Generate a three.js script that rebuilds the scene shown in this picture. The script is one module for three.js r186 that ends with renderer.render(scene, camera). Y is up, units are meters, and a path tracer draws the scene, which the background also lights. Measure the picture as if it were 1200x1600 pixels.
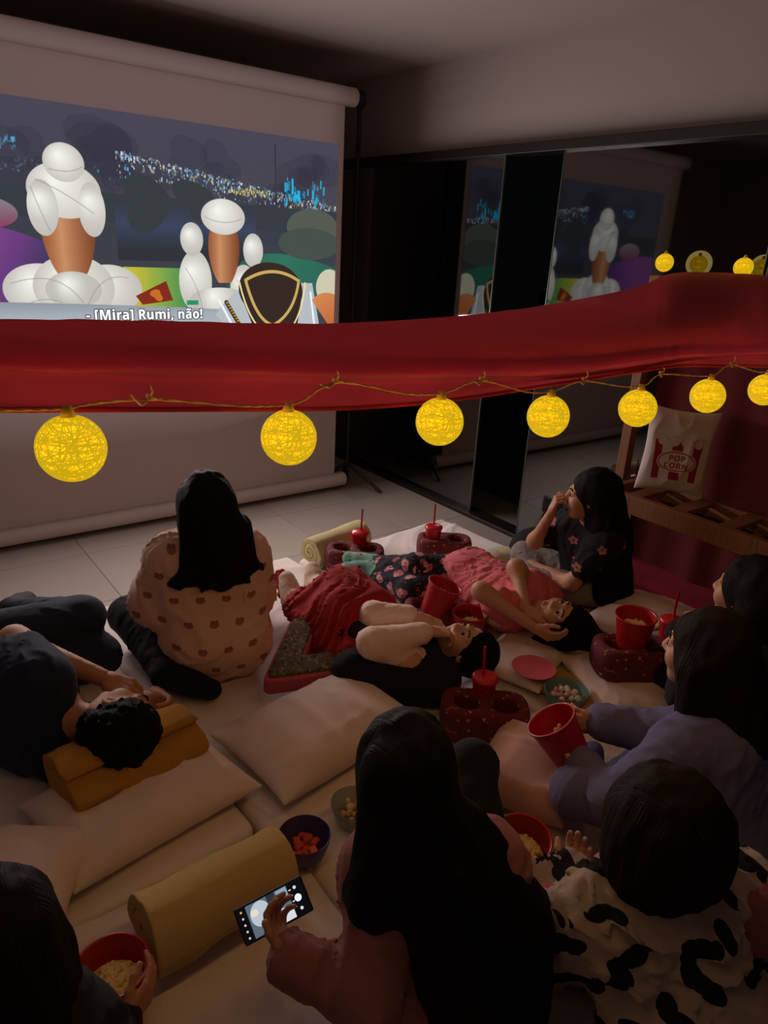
import * as THREE from 'three';
import { mergeGeometries, mergeVertices } from 'three/addons/utils/BufferGeometryUtils.js';
import { RoundedBoxGeometry } from 'three/addons/geometries/RoundedBoxGeometry.js';
import { RectAreaLightUniformsLib } from 'three/addons/lights/RectAreaLightUniformsLib.js';

RectAreaLightUniformsLib.init();
const scene = new THREE.Scene();
// ---------------------------------------------------------------- camera
const camera = new THREE.PerspectiveCamera(71.66, 0.75, 0.05, 60);
camera.rotation.order = 'YXZ';
camera.position.set(0, 1.6, 0);
camera.rotation.set(-0.36214, -0.66499, 0.05697);
// ---------------------------------------------------------------- sky (night outside) and light
scene.background = new THREE.Color(0.0012, 0.0014, 0.0016);
const SCREEN = { x0: 0.27, x1: 2.535, y0: 1.05, y1: 2.12, z: -3.862 };
const screenLight = new THREE.RectAreaLight(new THREE.Color(1.0, 0.83, 0.79), 52, SCREEN.x1 - SCREEN.x0, 0.09);   // the picture's lamp: as wide as the picture, along its bright lower edge
screenLight.position.set((SCREEN.x0 + SCREEN.x1) / 2, SCREEN.y0 + 0.05, SCREEN.z + 0.012);
screenLight.rotation.y = Math.PI;
scene.add(screenLight);
const PICTURE_GLOW = 1.4;       // what the eye sees of the picture
const BALL_LIGHT = 0.052;       // each cotton ball lamp of the string
// the projector on its ceiling bracket behind the camera: its beam leaves through a rectangular opening and falls on the screen cloth
const PROJECTOR = [1.34, 2.46, 1.3];
const beam = new THREE.SpotLight(new THREE.Color(1.0, 0.86, 0.90), 9, 0, 0.36, 0.2, 2);
beam.position.set(...PROJECTOR); beam.target.position.set(1.34, 1.35, SCREEN.z); beam.castShadow = true; beam.shadow.radius = 0.12; beam.shadow.mapSize.set(1024, 1024); beam.shadow.camera.near = 0.05;
scene.add(beam, beam.target);

const renderer = new THREE.WebGLRenderer({ antialias: true });
renderer.toneMapping = THREE.LinearToneMapping;
renderer.toneMappingExposure = 1.0;
renderer.shadowMap.enabled = true;

// ---------------------------------------------------------------- helpers
let seed = 7;
const rnd = () => { seed = (seed * 1664525 + 1013904223) >>> 0; return seed / 4294967296; };
const rr = (a, b) => a + (b - a) * rnd();
const A = (v) => Array.isArray(v) ? v : [v.x, v.y, v.z];
const add = (a, b) => [a[0] + b[0], a[1] + b[1], a[2] + b[2]];
const sub = (a, b) => [a[0] - b[0], a[1] - b[1], a[2] - b[2]];
const mul = (a, s) => [a[0] * s, a[1] * s, a[2] * s];
const dot = (a, b) => a[0] * b[0] + a[1] * b[1] + a[2] * b[2];
const cross = (a, b) => [a[1] * b[2] - a[2] * b[1], a[2] * b[0] - a[0] * b[2], a[0] * b[1] - a[1] * b[0]];
const len = (a) => Math.hypot(a[0], a[1], a[2]);
const norm = (a) => { const l = len(a) || 1; return [a[0] / l, a[1] / l, a[2] / l]; };
const mix = (a, b, t) => [a[0] + (b[0] - a[0]) * t, a[1] + (b[1] - a[1]) * t, a[2] + (b[2] - a[2]) * t];

function hash3(x, y, z) { let h = (x * 374761393 + y * 668265263 + z * 2147483647) | 0; h = Math.imul(h ^ (h >>> 13), 1274126177); h ^= h >>> 16; return (h >>> 0) / 4294967296; }
function noise3(x, y, z) {
  const ix = Math.floor(x), iy = Math.floor(y), iz = Math.floor(z); let fx = x - ix, fy = y - iy, fz = z - iz;
  fx = fx * fx * (3 - 2 * fx); fy = fy * fy * (3 - 2 * fy); fz = fz * fz * (3 - 2 * fz);
  const l = (a, b, t) => a + (b - a) * t, h = hash3;
  return l(l(l(h(ix, iy, iz), h(ix + 1, iy, iz), fx), l(h(ix, iy + 1, iz), h(ix + 1, iy + 1, iz), fx), fy),
    l(l(h(ix, iy, iz + 1), h(ix + 1, iy, iz + 1), fx), l(h(ix, iy + 1, iz + 1), h(ix + 1, iy + 1, iz + 1), fx), fy), fz) * 2 - 1;
}

// names and tags
const taken = new Map();
function numbered(n) { const k = taken.get(n) || 0; taken.set(n, k + 1); return k ? n + '_' + String(k).padStart(3, '0') : n; }
function shade(m) { m.castShadow = true; m.receiveShadow = true; return m; }
function tag(o, label, category, group, kind) { if (label) o.userData.label = label; if (category) o.userData.category = category; if (group) o.userData.group = group; if (kind) o.userData.kind = kind; return o; }
function base(name, pos, turn = 0) { const g = new THREE.Group(); g.name = numbered(name); g.position.set(...pos); g.rotation.y = turn; scene.add(g); return g; }
function part(name, geo, mat, parent) { const m = shade(new THREE.Mesh(geo, mat)); m.name = parent ? name : numbered(name); (parent || scene).add(m); return m; }
function struct(name, geo, mat) { const m = shade(new THREE.Mesh(geo, mat)); m.name = name; m.userData.kind = 'structure'; scene.add(m); return m; }
function copy(o, pos, turn, label, group) {
  const c = o.clone(); c.name = numbered(o.name.replace(/_\d{3}$/, '')); c.userData = { ...o.userData }; scene.add(c);
  if (pos) c.position.set(...pos); if (turn !== undefined) c.rotation.set(0, turn, 0); if (label) c.userData.label = label; if (group) c.userData.group = group; return c;
}
const merge = (l) => mergeGeometries(l.map((g) => { const q = g.index ? g.toNonIndexed() : g; for (const k of Object.keys(q.attributes)) if (!['position', 'normal', 'uv'].includes(k)) q.deleteAttribute(k); if (!q.attributes.uv) q.setAttribute('uv', new THREE.BufferAttribute(new Float32Array(q.attributes.position.count * 2), 2)); return q; }));
const moved = (g, x, y, z) => { g.translate(x, y, z); return g; };
function boxUV(g, s = 1) {
  const q = g.index ? g.toNonIndexed() : g, p = q.attributes.position.array, n = p.length / 3, uv = new Float32Array(n * 2);
  for (let i = 0; i < n; i += 3) {
    const o = i * 3, ax = p[o + 3] - p[o], ay = p[o + 4] - p[o + 1], az = p[o + 5] - p[o + 2], bx = p[o + 6] - p[o], by = p[o + 7] - p[o + 1], bz = p[o + 8] - p[o + 2];
    const nx = Math.abs(ay * bz - az * by), ny = Math.abs(az * bx - ax * bz), nz = Math.abs(ax * by - ay * bx);
    for (let k = 0; k < 3; k++) {
      const x = p[o + k * 3], y = p[o + k * 3 + 1], z = p[o + k * 3 + 2];
      const [u, v] = ny >= nx && ny >= nz ? [x, z] : nx >= nz ? [z, y] : [x, y];
      uv[(i + k) * 2] = u * s; uv[(i + k) * 2 + 1] = v * s;
    }
  }
  q.setAttribute('uv', new THREE.BufferAttribute(uv, 2)); return q;
}
function planeUV(g, u, v, s) { const p = g.attributes.position, uv = new Float32Array(p.count * 2); for (let i = 0; i < p.count; i++) { const q = [p.getX(i), p.getY(i), p.getZ(i)]; uv[2 * i] = dot(q, u) * s; uv[2 * i + 1] = dot(q, v) * s; } g.setAttribute('uv', new THREE.BufferAttribute(uv, 2)); return g; }
function tube(pts, r, seg = 40, rad = 8, closed = false) { return new THREE.TubeGeometry(new THREE.CatmullRomCurve3(pts.map((p) => new THREE.Vector3(...p)), closed), seg, r, rad, closed); }
function rod(a, b, r0, r1 = r0, seg = 12) {
  const d = new THREE.Vector3(...b).sub(new THREE.Vector3(...a)), g = new THREE.CylinderGeometry(r1, r0, d.length(), seg);
  g.applyQuaternion(new THREE.Quaternion().setFromUnitVectors(new THREE.Vector3(0, 1, 0), d.clone().normalize())); g.translate((a[0] + b[0]) / 2, (a[1] + b[1]) / 2, (a[2] + b[2]) / 2); return g;
}
const lathe = (pts, seg = 40) => new THREE.LatheGeometry(pts.map((p) => new THREE.Vector2(...p)), seg);
const box = (w, h, d, r = 0.006) => new RoundedBoxGeometry(w, h, d, 2, Math.min(r, w / 2.1, h / 2.1, d / 2.1));

// ---------------------------------------------------------------- smooth bodies: distance fields meshed by surface nets
const C = (a, b, ra, rb = ra, o = {}) => ({ t: 0, a, b, ra, rb, ...o });
const S = (c, r, ax = null, o = {}) => ({ t: 1, c, r: Array.isArray(r) ? r : [r, r, r], ax, ...o });
const CUT = (o, n, opt = {}) => ({ t: 2, o, n: norm(n), ...opt });
function sdf(prims, { cell = 0.01, k = 0.03, disp = null } = {}) {
  const lo = [9e9, 9e9, 9e9], hi = [-9e9, -9e9, -9e9], pad = k * 0.3 + cell * 3 + (disp ? 0.02 : 0);
  for (const p of prims) {
    if (p.t === 2) continue;
    const R = p.t === 0 ? Math.max(p.ra, p.rb) : Math.max(...p.r);
    p.lo = [0, 1, 2].map((i) => (p.t === 0 ? Math.min(p.a[i], p.b[i]) : p.c[i]) - R); p.hi = [0, 1, 2].map((i) => (p.t === 0 ? Math.max(p.a[i], p.b[i]) : p.c[i]) + R);
    if (!p.sub) for (let i = 0; i < 3; i++) { lo[i] = Math.min(lo[i], p.lo[i] - pad); hi[i] = Math.max(hi[i], p.hi[i] + pad); }
  }
  const N = [0, 1, 2].map((i) => Math.ceil((hi[i] - lo[i]) / cell) + 1), [nx, ny, nz] = N, F = new Float32Array(nx * ny * nz).fill(1);
  for (const p of prims) {
    const i0 = [0, 0, 0], i1 = N.map((n) => n - 1), kk = p.k ?? k;
    if (p.t !== 2) { const m = kk + cell * 3; for (let i = 0; i < 3; i++) { i0[i] = Math.max(0, Math.floor((p.lo[i] - m - lo[i]) / cell)); i1[i] = Math.min(N[i] - 1, Math.ceil((p.hi[i] + m - lo[i]) / cell)); } }
    let dx, dy, dz, dd; if (p.t === 0) { dx = p.b[0] - p.a[0]; dy = p.b[1] - p.a[1]; dz = p.b[2] - p.a[2]; dd = dx * dx + dy * dy + dz * dz || 1e-9; }
    const rmin = p.t === 1 ? Math.min(...p.r) : 0;
    for (let z = i0[2]; z <= i1[2]; z++) for (let y = i0[1]; y <= i1[1]; y++) for (let x = i0[0]; x <= i1[0]; x++) {
      const px = lo[0] + x * cell, py = lo[1] + y * cell, pz = lo[2] + z * cell, at = (z * ny + y) * nx + x; let d;
      if (p.t === 0) {
        const ex = px - p.a[0], ey = py - p.a[1], ez = pz - p.a[2]; let t = (ex * dx + ey * dy + ez * dz) / dd; t = t < 0 ? 0 : t > 1 ? 1 : t;
        d = Math.sqrt((ex - t * dx) ** 2 + (ey - t * dy) ** 2 + (ez - t * dz) ** 2) - (p.ra + (p.rb - p.ra) * t);
      } else if (p.t === 1) {
        let ex = px - p.c[0], ey = py - p.c[1], ez = pz - p.c[2];
        if (p.ax) { const a = p.ax; const q = ex * a[0][0] + ey * a[0][1] + ez * a[0][2], w = ex * a[1][0] + ey * a[1][1] + ez * a[1][2]; ez = ex * a[2][0] + ey * a[2][1] + ez * a[2][2]; ex = q; ey = w; }
        const k0 = Math.sqrt((ex / p.r[0]) ** 2 + (ey / p.r[1]) ** 2 + (ez / p.r[2]) ** 2), k1 = Math.sqrt((ex / p.r[0] ** 2) ** 2 + (ey / p.r[1] ** 2) ** 2 + (ez / p.r[2] ** 2) ** 2);
        d = k1 < 1e-9 ? -rmin : k0 * (k0 - 1) / k1;
      } else d = (px - p.o[0]) * p.n[0] + (py - p.o[1]) * p.n[1] + (pz - p.o[2]) * p.n[2];
      const f = F[at];
      if (p.t === 2) { F[at] = Math.max(f, d); continue; }
      if (p.sub) { const h = Math.max(kk - Math.abs(f + d), 0) / kk; F[at] = Math.max(f, -d) + h * h * kk * 0.25; } else { const h = Math.max(kk - Math.abs(f - d), 0) / kk; F[at] = Math.min(f, d) - h * h * kk * 0.25; }
    }
  }
  if (disp) for (let z = 0, at = 0; z < nz; z++) for (let y = 0; y < ny; y++) for (let x = 0; x < nx; x++, at++) if (Math.abs(F[at]) < 0.045) F[at] += disp(lo[0] + x * cell, lo[1] + y * cell, lo[2] + z * cell);
  const idx = new Int32Array(nx * ny * nz).fill(-1), P = [], I = [];
  for (let z = 0; z < nz - 1; z++) for (let y = 0; y < ny - 1; y++) for (let x = 0; x < nx - 1; x++) {
    const at = (z * ny + y) * nx + x; let m = 0, sx = 0, sy = 0, sz = 0, n = 0; const v = [];
    for (let c = 0; c < 8; c++) { const q = F[at + (c & 1) + ((c >> 1) & 1) * nx + (c >> 2) * nx * ny]; v.push(q); if (q < 0) m |= 1 << c; }
    if (m === 0 || m === 255) continue;
    for (let c = 0; c < 8; c++) for (const b of [1, 2, 4]) { const e = c | b; if (e === c) continue; if ((v[c] < 0) === (v[e] < 0)) continue; const t = v[c] / (v[c] - v[e]); sx += (c & 1) + (b === 1 ? t : 0); sy += ((c >> 1) & 1) + (b === 2 ? t : 0); sz += (c >> 2) + (b === 4 ? t : 0); n++; }
    idx[at] = P.length / 3; P.push(lo[0] + (x + sx / n) * cell, lo[1] + (y + sy / n) * cell, lo[2] + (z + sz / n) * cell);
  }
  const st = [1, nx, nx * ny];
  for (let z = 1; z < nz - 1; z++) for (let y = 1; y < ny - 1; y++) for (let x = 1; x < nx - 1; x++) {
    const at = (z * ny + y) * nx + x, s = F[at] < 0;
    for (let a = 0; a < 3; a++) {
      if (s === (F[at + st[a]] < 0)) continue; const u = st[(a + 1) % 3], w = st[(a + 2) % 3], q = [idx[at], idx[at - u], idx[at - u - w], idx[at - w]];
      if (q.some((k) => k < 0)) continue; if (s) I.push(q[0], q[1], q[2], q[0], q[2], q[3]); else I.push(q[0], q[2], q[1], q[0], q[3], q[2]);
    }
  }
  const g = new THREE.BufferGeometry(); g.setAttribute('position', new THREE.BufferAttribute(new Float32Array(P), 3)); g.setIndex(I); g.computeVertexNormals(); return g;
}

// ---------------------------------------------------------------- textures and materials
function canvasTex(w, h, draw, { repeat = true, srgb = true } = {}) {
  const c = document.createElement('canvas'); c.width = w; c.height = h; const g = c.getContext('2d'); draw(g, w, h);
  const t = new THREE.CanvasTexture(c); if (srgb) t.colorSpace = THREE.SRGBColorSpace; if (repeat) t.wrapS = t.wrapT = THREE.RepeatWrapping; t.anisotropy = 8; return t;
}
const rgb = (r, g, b, a = 1) => `rgba(${r | 0},${g | 0},${b | 0},${a})`;
function grain(g, w, h, n, amp) { for (let i = 0; i < n; i++) { const d = rnd() < 0.5 ? 0 : 255; g.fillStyle = rgb(d, d, d, amp * rnd()); g.fillRect(rnd() * w, rnd() * h, 1 + rnd() * 3, 1 + rnd() * 3); } }
function heightTex(n, f) {   // wrapping height map
  const d = new Uint8Array(n * n * 4); for (let y = 0; y < n; y++) for (let x = 0; x < n; x++) { const v = Math.max(0, Math.min(255, f(x, y) * 255)); d.set([v, v, v, 255], (y * n + x) * 4); }
  const t = new THREE.DataTexture(d, n, n); t.wrapS = t.wrapT = THREE.RepeatWrapping; t.magFilter = THREE.LinearFilter; t.minFilter = THREE.LinearMipmapLinearFilter; t.generateMipmaps = true; t.needsUpdate = true; return t;
}
const weave = heightTex(256, (x, y) => 0.5 + 0.22 * Math.sin(x / 256 * Math.PI * 2 * 32) + 0.22 * Math.sin(y / 256 * Math.PI * 2 * 32) + 0.1 * rnd());
weave.repeat.set(22, 22);
const pile = heightTex(256, () => rnd()); pile.repeat.set(9, 9);
const strands = heightTex(256, (() => { const a = Array.from({ length: 256 }, () => rnd()); return (x, y) => a[x] * 0.7 + 0.3 * a[(x + Math.round(6 * Math.sin(y / 256 * Math.PI * 2))) & 255]; })()); strands.repeat.set(3.2, 1.2);
const M = (c, roughness = 0.8, o = {}) => new THREE.MeshPhysicalMaterial({ color: c, roughness, ...o });
const cloth = (c, o = {}) => M(c, 0.92, { bumpMap: weave, bumpScale: 0.0002, sheen: 0.3, sheenRoughness: 0.6, sheenColor: new THREE.Color(c), ...o });
const plush = (c, o = {}) => M(c, 0.97, { bumpMap: pile, bumpScale: 0.002, sheen: 0.6, sheenRoughness: 0.5, sheenColor: new THREE.Color(c), ...o });
const hairMat = (c) => M(c, 0.72, { bumpMap: strands, bumpScale: 0.003, specularIntensity: 0.3 });
const mats = {
  wall: M('#b3a7a5', 0.9), ceiling: M('#ab9f9e', 0.92), track: M('#1b1512', 0.45), black: M('#0c0c0d', 0.5), dark: M('#171414', 0.8),
  sheet: cloth('#efe5e1'), pillow: cloth('#efdcd3'), pillowWarm: cloth('#cda394'), towel: plush('#dfc27e'), towelPale: plush('#e6d9a0'), towelDeep: plush('#d0973f'),
  canopy: cloth('#b2383f', { sheen: 0.5, sheenColor: new THREE.Color('#c89aa0'), specularIntensity: 0.1, transmission: 0.7, thickness: 0, ior: 1.05, roughness: 1.0, side: THREE.DoubleSide }), curtain: cloth('#5a0a10', { sheen: 0, side: THREE.DoubleSide }), redCushion: cloth('#8e1030'),
  screenCloth: M('#cfc0bd', 0.95, { side: THREE.DoubleSide }), roller: M('#dccfca', 0.6), wood: null,
  red: M('#ae0c14', 0.4, { clearcoat: 0.15 }), redLid: M('#c4141a', 0.3, { clearcoat: 0.3 }), pinkPlastic: M('#d8626a', 0.45), maroonCap: M('#6d1620', 0.8),
  popcorn: M('#ecd9a0', 0.9), twine: M('#a98a66', 0.95), skinA: M('#b9805f', 0.6), skinB: M('#c08c6c', 0.6), skinC: M('#cf9d80', 0.6), skinD: M('#c69273', 0.6),
  hairBlack: hairMat('#0f0b09'), hairDark: hairMat('#120c0a'), hairBrown: hairMat('#1c110d'), navy: cloth('#18253f'), jeans: cloth('#20283e'), blackCloth: cloth('#0d0c0d'),
  peach: cloth('#f0d3c4'), redFleece: cloth('#9c1218'), pinkTee: cloth('#dc6f78'), grey: cloth('#8b827f'), lavender: plush('#75739a'), pinkPj: cloth('#96605f'), maroonCloth: cloth('#6d2a28'), darkTee: cloth('#151216'), cream: cloth('#d9c3ab'),
  eyeWhite: M('#e8e2dc', 0.3), eyeDark: M('#15100d', 0.2), lip: M('#a35a52', 0.6), brow: M('#1a110d', 0.9),
};
mats.wood = M('#a9794f', 0.6, { map: canvasTex(512, 512, (g, w, h) => { g.fillStyle = '#c79a6c'; g.fillRect(0, 0, w, h); for (let i = 0; i < 260; i++) { g.strokeStyle = rgb(110 + rr(-20, 20), 72, 40, rr(0.05, 0.25)); g.lineWidth = rr(0.5, 2.5); const x = rnd() * w; g.beginPath(); g.moveTo(x, 0); g.bezierCurveTo(x + rr(-12, 12), h * 0.3, x + rr(-12, 12), h * 0.7, x + rr(-6, 6), h); g.stroke(); } }), color: '#a98a6e' });
const blob = (g, x, y, r, n = 7, j = 0.25) => { g.beginPath(); for (let i = 0; i <= n * 3; i++) { const a = i / (n * 3) * Math.PI * 2, q = r * (1 + j * Math.sin(a * 2 + x) + j * 0.6 * Math.sin(a * 3 + y)); g[i ? 'lineTo' : 'moveTo'](x + Math.cos(a) * q * 1.15, y + Math.sin(a) * q * 0.9); } g.fill(); };
// cream blouse with brown spots (one tile = 16 cm)
const dotTex = canvasTex(512, 512, (g, w, h) => { g.fillStyle = '#e8c2ab'; g.fillRect(0, 0, w, h); grain(g, w, h, 5000, 0.05);
  for (let r = 0; r < 4; r++) for (let q = 0; q < 4; q++) { const x = (q + 0.25 + (r % 2) * 0.5) * 128, y = (r + 0.5) * 128; g.fillStyle = rgb(158, 96, 78, 0.85); for (const ox of [0, -512]) { g.beginPath(); g.ellipse(x + ox, y, 24, 17, 0, 0, 7); g.fill(); g.beginPath(); g.ellipse(x + ox - 11, y - 11, 10, 9, 0, 0, 7); g.ellipse(x + ox + 11, y - 11, 10, 9, 0, 0, 7); g.fill(); } } });
// navy leggings with pink roses and small white sprigs (one tile = 22 cm)
const roseTex = canvasTex(512, 512, (g, w, h) => { g.fillStyle = '#141522'; g.fillRect(0, 0, w, h);
  for (let i = 0; i < 150; i++) { g.fillStyle = rgb(190, 185, 200, rr(0.3, 0.8)); g.beginPath(); g.ellipse(rnd() * w, rnd() * h, rr(2, 6), rr(2, 4), rnd() * 3, 0, 7); g.fill(); }
  for (let i = 0; i < 34; i++) { g.strokeStyle = rgb(100, 110, 130, 0.7); g.lineWidth = 3; const x = rnd() * w, y = rnd() * h; g.beginPath(); g.moveTo(x, y); g.quadraticCurveTo(x + rr(-30, 30), y + rr(-30, 30), x + rr(-40, 40), y + rr(-40, 40)); g.stroke(); }
  for (let r = 0; r < 4; r++) for (let q = 0; q < 4; q++) { const x = (q + 0.5) * 128 + rr(-22, 22), y = (r + 0.5) * 128 + rr(-22, 22), R = rr(26, 38); g.fillStyle = rgb(196, 112, 122); blob(g, x, y, R); g.fillStyle = rgb(232, 168, 170); blob(g, x - 4, y - 3, R * 0.68); g.fillStyle = rgb(150, 66, 84); blob(g, x + 5, y + 4, R * 0.4); g.fillStyle = rgb(236, 190, 186); blob(g, x + 3, y + 2, R * 0.2); } });
// dark shirt with scattered pink flowers (one tile = 22 cm)
const flowerTex = canvasTex(512, 512, (g, w, h) => { g.fillStyle = '#120f12'; g.fillRect(0, 0, w, h);
  for (let i = 0; i < 40; i++) { g.fillStyle = rgb(150, 130, 130, rr(0.2, 0.6)); g.beginPath(); g.ellipse(rnd() * w, rnd() * h, 5, 3, rnd() * 3, 0, 7); g.fill(); }
  for (let r = 0; r < 3; r++) for (let q = 0; q < 3; q++) { const x = (q + 0.5) * 170 + rr(-30, 30), y = (r + 0.5) * 170 + rr(-30, 30); g.fillStyle = rgb(190, 120, 110); for (let p = 0; p < 5; p++) { g.beginPath(); g.ellipse(x + Math.cos(p * 1.257) * 17, y + Math.sin(p * 1.257) * 17, 17, 13, p * 1.257, 0, 7); g.fill(); } g.fillStyle = rgb(110, 50, 60); g.beginPath(); g.arc(x, y, 8, 0, 7); g.fill(); } });
// white fleece with black cow patches (one tile = 36 cm)
const cowTex = canvasTex(1024, 1024, (g, w, h) => { g.fillStyle = '#cdb9ab'; g.fillRect(0, 0, w, h); grain(g, w, h, 9000, 0.06);
  for (let r = 0; r < 7; r++) for (let q = 0; q < 6; q++) { const x = (q + 0.5 + (r % 2) * 0.4) * 170 + rr(-26, 26), y = (r + 0.5) * 146 + rr(-25, 25), a = rnd() * 6.3; g.fillStyle = '#120d0e'; for (let k = 0, n = 2 + (rnd() * 3 | 0), cx = x, cy = y, t = a; k < n; k++) { const R = rr(26, 46); for (const ox of [0, -1024, 1024]) for (const oy of [0, -1024]) { g.beginPath(); g.ellipse(cx + ox, cy + oy, R * 1.15, R * 0.85, t, 0, 7); g.fill(); } cx += Math.cos(t) * R * 1.05; cy += Math.sin(t) * R * 1.05; t += rr(-0.9, 0.9); } } });
// maroon cushion print: small gold marks, pale hearts, loose script
const cushionTex = canvasTex(512, 512, (g, w, h) => { g.fillStyle = '#6d1620'; g.fillRect(0, 0, w, h); grain(g, w, h, 4000, 0.06);
  const heart = (x, y, s, c) => { g.fillStyle = c; g.beginPath(); g.moveTo(x, y + s); g.bezierCurveTo(x - s * 1.6, y - s * 0.3, x - s * 0.6, y - s * 1.3, x, y - s * 0.4); g.bezierCurveTo(x + s * 0.6, y - s * 1.3, x + s * 1.6, y - s * 0.3, x, y + s); g.fill(); };
  for (let i = 0; i < 26; i++) heart(rnd() * w, rnd() * h, rr(6, 11), rnd() < 0.5 ? rgb(198, 150, 70, 0.9) : rgb(214, 180, 160, 0.85));
  for (let i = 0; i < 60; i++) { g.fillStyle = rnd() < 0.5 ? rgb(190, 140, 60, 0.8) : rgb(220, 190, 170, 0.8); g.beginPath(); g.arc(rnd() * w, rnd() * h, rr(2, 4.5), 0, 7); g.fill(); }
  for (let i = 0; i < 8; i++) { g.strokeStyle = rgb(205, 165, 90, 0.85); g.lineWidth = 4; const x = rnd() * w, y = rnd() * h; g.beginPath(); g.moveTo(x, y); for (let k = 1; k < 7; k++) g.lineTo(x + k * 9, y + (k % 2 ? -10 : 8) * rnd()); g.stroke(); } });
// letter pillow: dense greenish gold printed pieces on pink
const letterTex = canvasTex(512, 512, (g, w, h) => { g.fillStyle = '#7c6a44'; g.fillRect(0, 0, w, h); for (let i = 0; i < 420; i++) { const c = [[176, 152, 92], [94, 84, 54], [60, 44, 40], [196, 172, 120], [140, 60, 66], [120, 130, 90]][(rnd() * 6) | 0]; g.fillStyle = rgb(...c); g.beginPath(); g.ellipse(rnd() * w, rnd() * h, rr(6, 22), rr(4, 10), rnd() * 3, 0, 7); g.fill(); } });
const pastelTex = canvasTex(256, 256, (g, w, h) => { g.fillStyle = '#b7bfae'; g.fillRect(0, 0, w, h); for (let i = 0; i < 30; i++) { g.fillStyle = rgb(...[[222, 178, 140], [150, 190, 182], [226, 206, 160], [214, 160, 150]][(rnd() * 4) | 0], 0.5); blob(g, rnd() * w, rnd() * h, rr(20, 46)); } });
const tealTex = canvasTex(256, 256, (g, w, h) => { g.fillStyle = '#7fb5a5'; g.fillRect(0, 0, w, h); for (let i = 0; i < 14; i++) { g.fillStyle = rgb(...[[226, 120, 130], [230, 200, 140], [60, 40, 44]][(rnd() * 3) | 0], 0.9); blob(g, rnd() * w, rnd() * h, rr(6, 13)); } });

// ---------------------------------------------------------------- the room
const RX = 3.10, CEIL = 2.6, ZB = -4.65, ZF = 2.4, XL = -2.1, GLASS_TOP = 2.12;
const fl = struct('floor', moved(new THREE.BoxGeometry(RX - XL + 0.6, 0.1, ZF - ZB + 0.4), (RX + XL) / 2 + 0.1, -0.058, (ZF + ZB) / 2), M('#7d736b', 0.9));
{
  const tm = [0, 1, 2].map((i) => M(['#a39890', '#9f948c', '#a79c93'][i], 0.42, { bumpMap: pile, bumpScale: 0.0002 }));
  const tg = box(0.568, 0.012, 0.568, 0.002);
  for (let i = 0, x = 2.855; x > XL - 0.2; x -= 0.57) for (let z = ZB + 0.2; z < ZF; z += 0.57, i++) { const t = part('tile', tg, tm[(i * 7 + (i >> 2)) % 3], fl); t.position.set(x, -0.006, z); }
}
struct('ceiling', moved(new THREE.BoxGeometry(RX - XL + 0.6, 0.15, ZF - ZB + 0.4), (RX + XL) / 2 + 0.1, CEIL + 0.075, (ZF + ZB) / 2), mats.ceiling);
struct('wall_back', moved(new THREE.BoxGeometry(RX - XL + 0.6, CEIL, 0.15), (RX + XL) / 2 + 0.1, CEIL / 2, ZB - 0.075), mats.wall);
struct('wall_front', moved(new THREE.BoxGeometry(RX - XL + 0.6, CEIL, 0.15), (RX + XL) / 2 + 0.1, CEIL / 2, ZF + 0.075), mats.wall);
struct('wall_left', moved(new THREE.BoxGeometry(0.15, CEIL, ZF - ZB), XL - 0.075, CEIL / 2, (ZF + ZB) / 2), mats.wall);
struct('wall_right', moved(new THREE.BoxGeometry(0.18, CEIL - GLASS_TOP, ZF - ZB), RX + 0.09, (CEIL + GLASS_TOP) / 2, (ZF + ZB) / 2), mats.wall);
// frameless glass panes; one is slid away, leaving an open gap to the night
const glassMat = new THREE.MeshPhysicalMaterial({ color: '#22282a', transmission: 1, thickness: 0, roughness: 0.03, ior: 2.33 });
const panes = [[ZB + 0.01, -3.02], [-2.62, -1.5], [-1.49, -0.2], [-0.19, 1.1], [1.11, ZF - 0.02]];
panes.forEach(([a, b], i) => {
  const g = new THREE.Group(); g.name = 'window_' + (i + 1); g.userData.kind = 'structure'; scene.add(g);
  part('pane', moved(new THREE.BoxGeometry(0.008, GLASS_TOP - 0.07, b - a - 0.006), RX - 0.03, 0.035 + (GLASS_TOP - 0.07) / 2 - 0.01, (a + b) / 2), glassMat, g);
  for (const z of [a + 0.004, b - 0.004]) part('edge_strip', moved(box(0.014, GLASS_TOP - 0.07, 0.007, 0.002), RX - 0.03, 0.025 + (GLASS_TOP - 0.07) / 2, z), M('#59615e', 0.3), g);
});
struct('trim_1', moved(box(0.13, 0.05, ZF - ZB, 0.004), RX - 0.015, GLASS_TOP - 0.022, (ZF + ZB) / 2), mats.track);
struct('trim_2', moved(box(0.12, 0.028, ZF - ZB, 0.004), RX - 0.02, 0.012, (ZF + ZB) / 2), mats.track);
// outside in the dark: terrace slab, lawn and a low garden wall
struct('terrace', moved(new THREE.BoxGeometry(6, 0.1, 12), RX + 3.35, -0.12, -2), M('#4b4641', 0.9));
struct('garden_wall', moved(new THREE.BoxGeometry(0.2, 1.1, 12), RX + 6.2, 0.45, -2), M('#595f48', 0.9));

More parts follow.
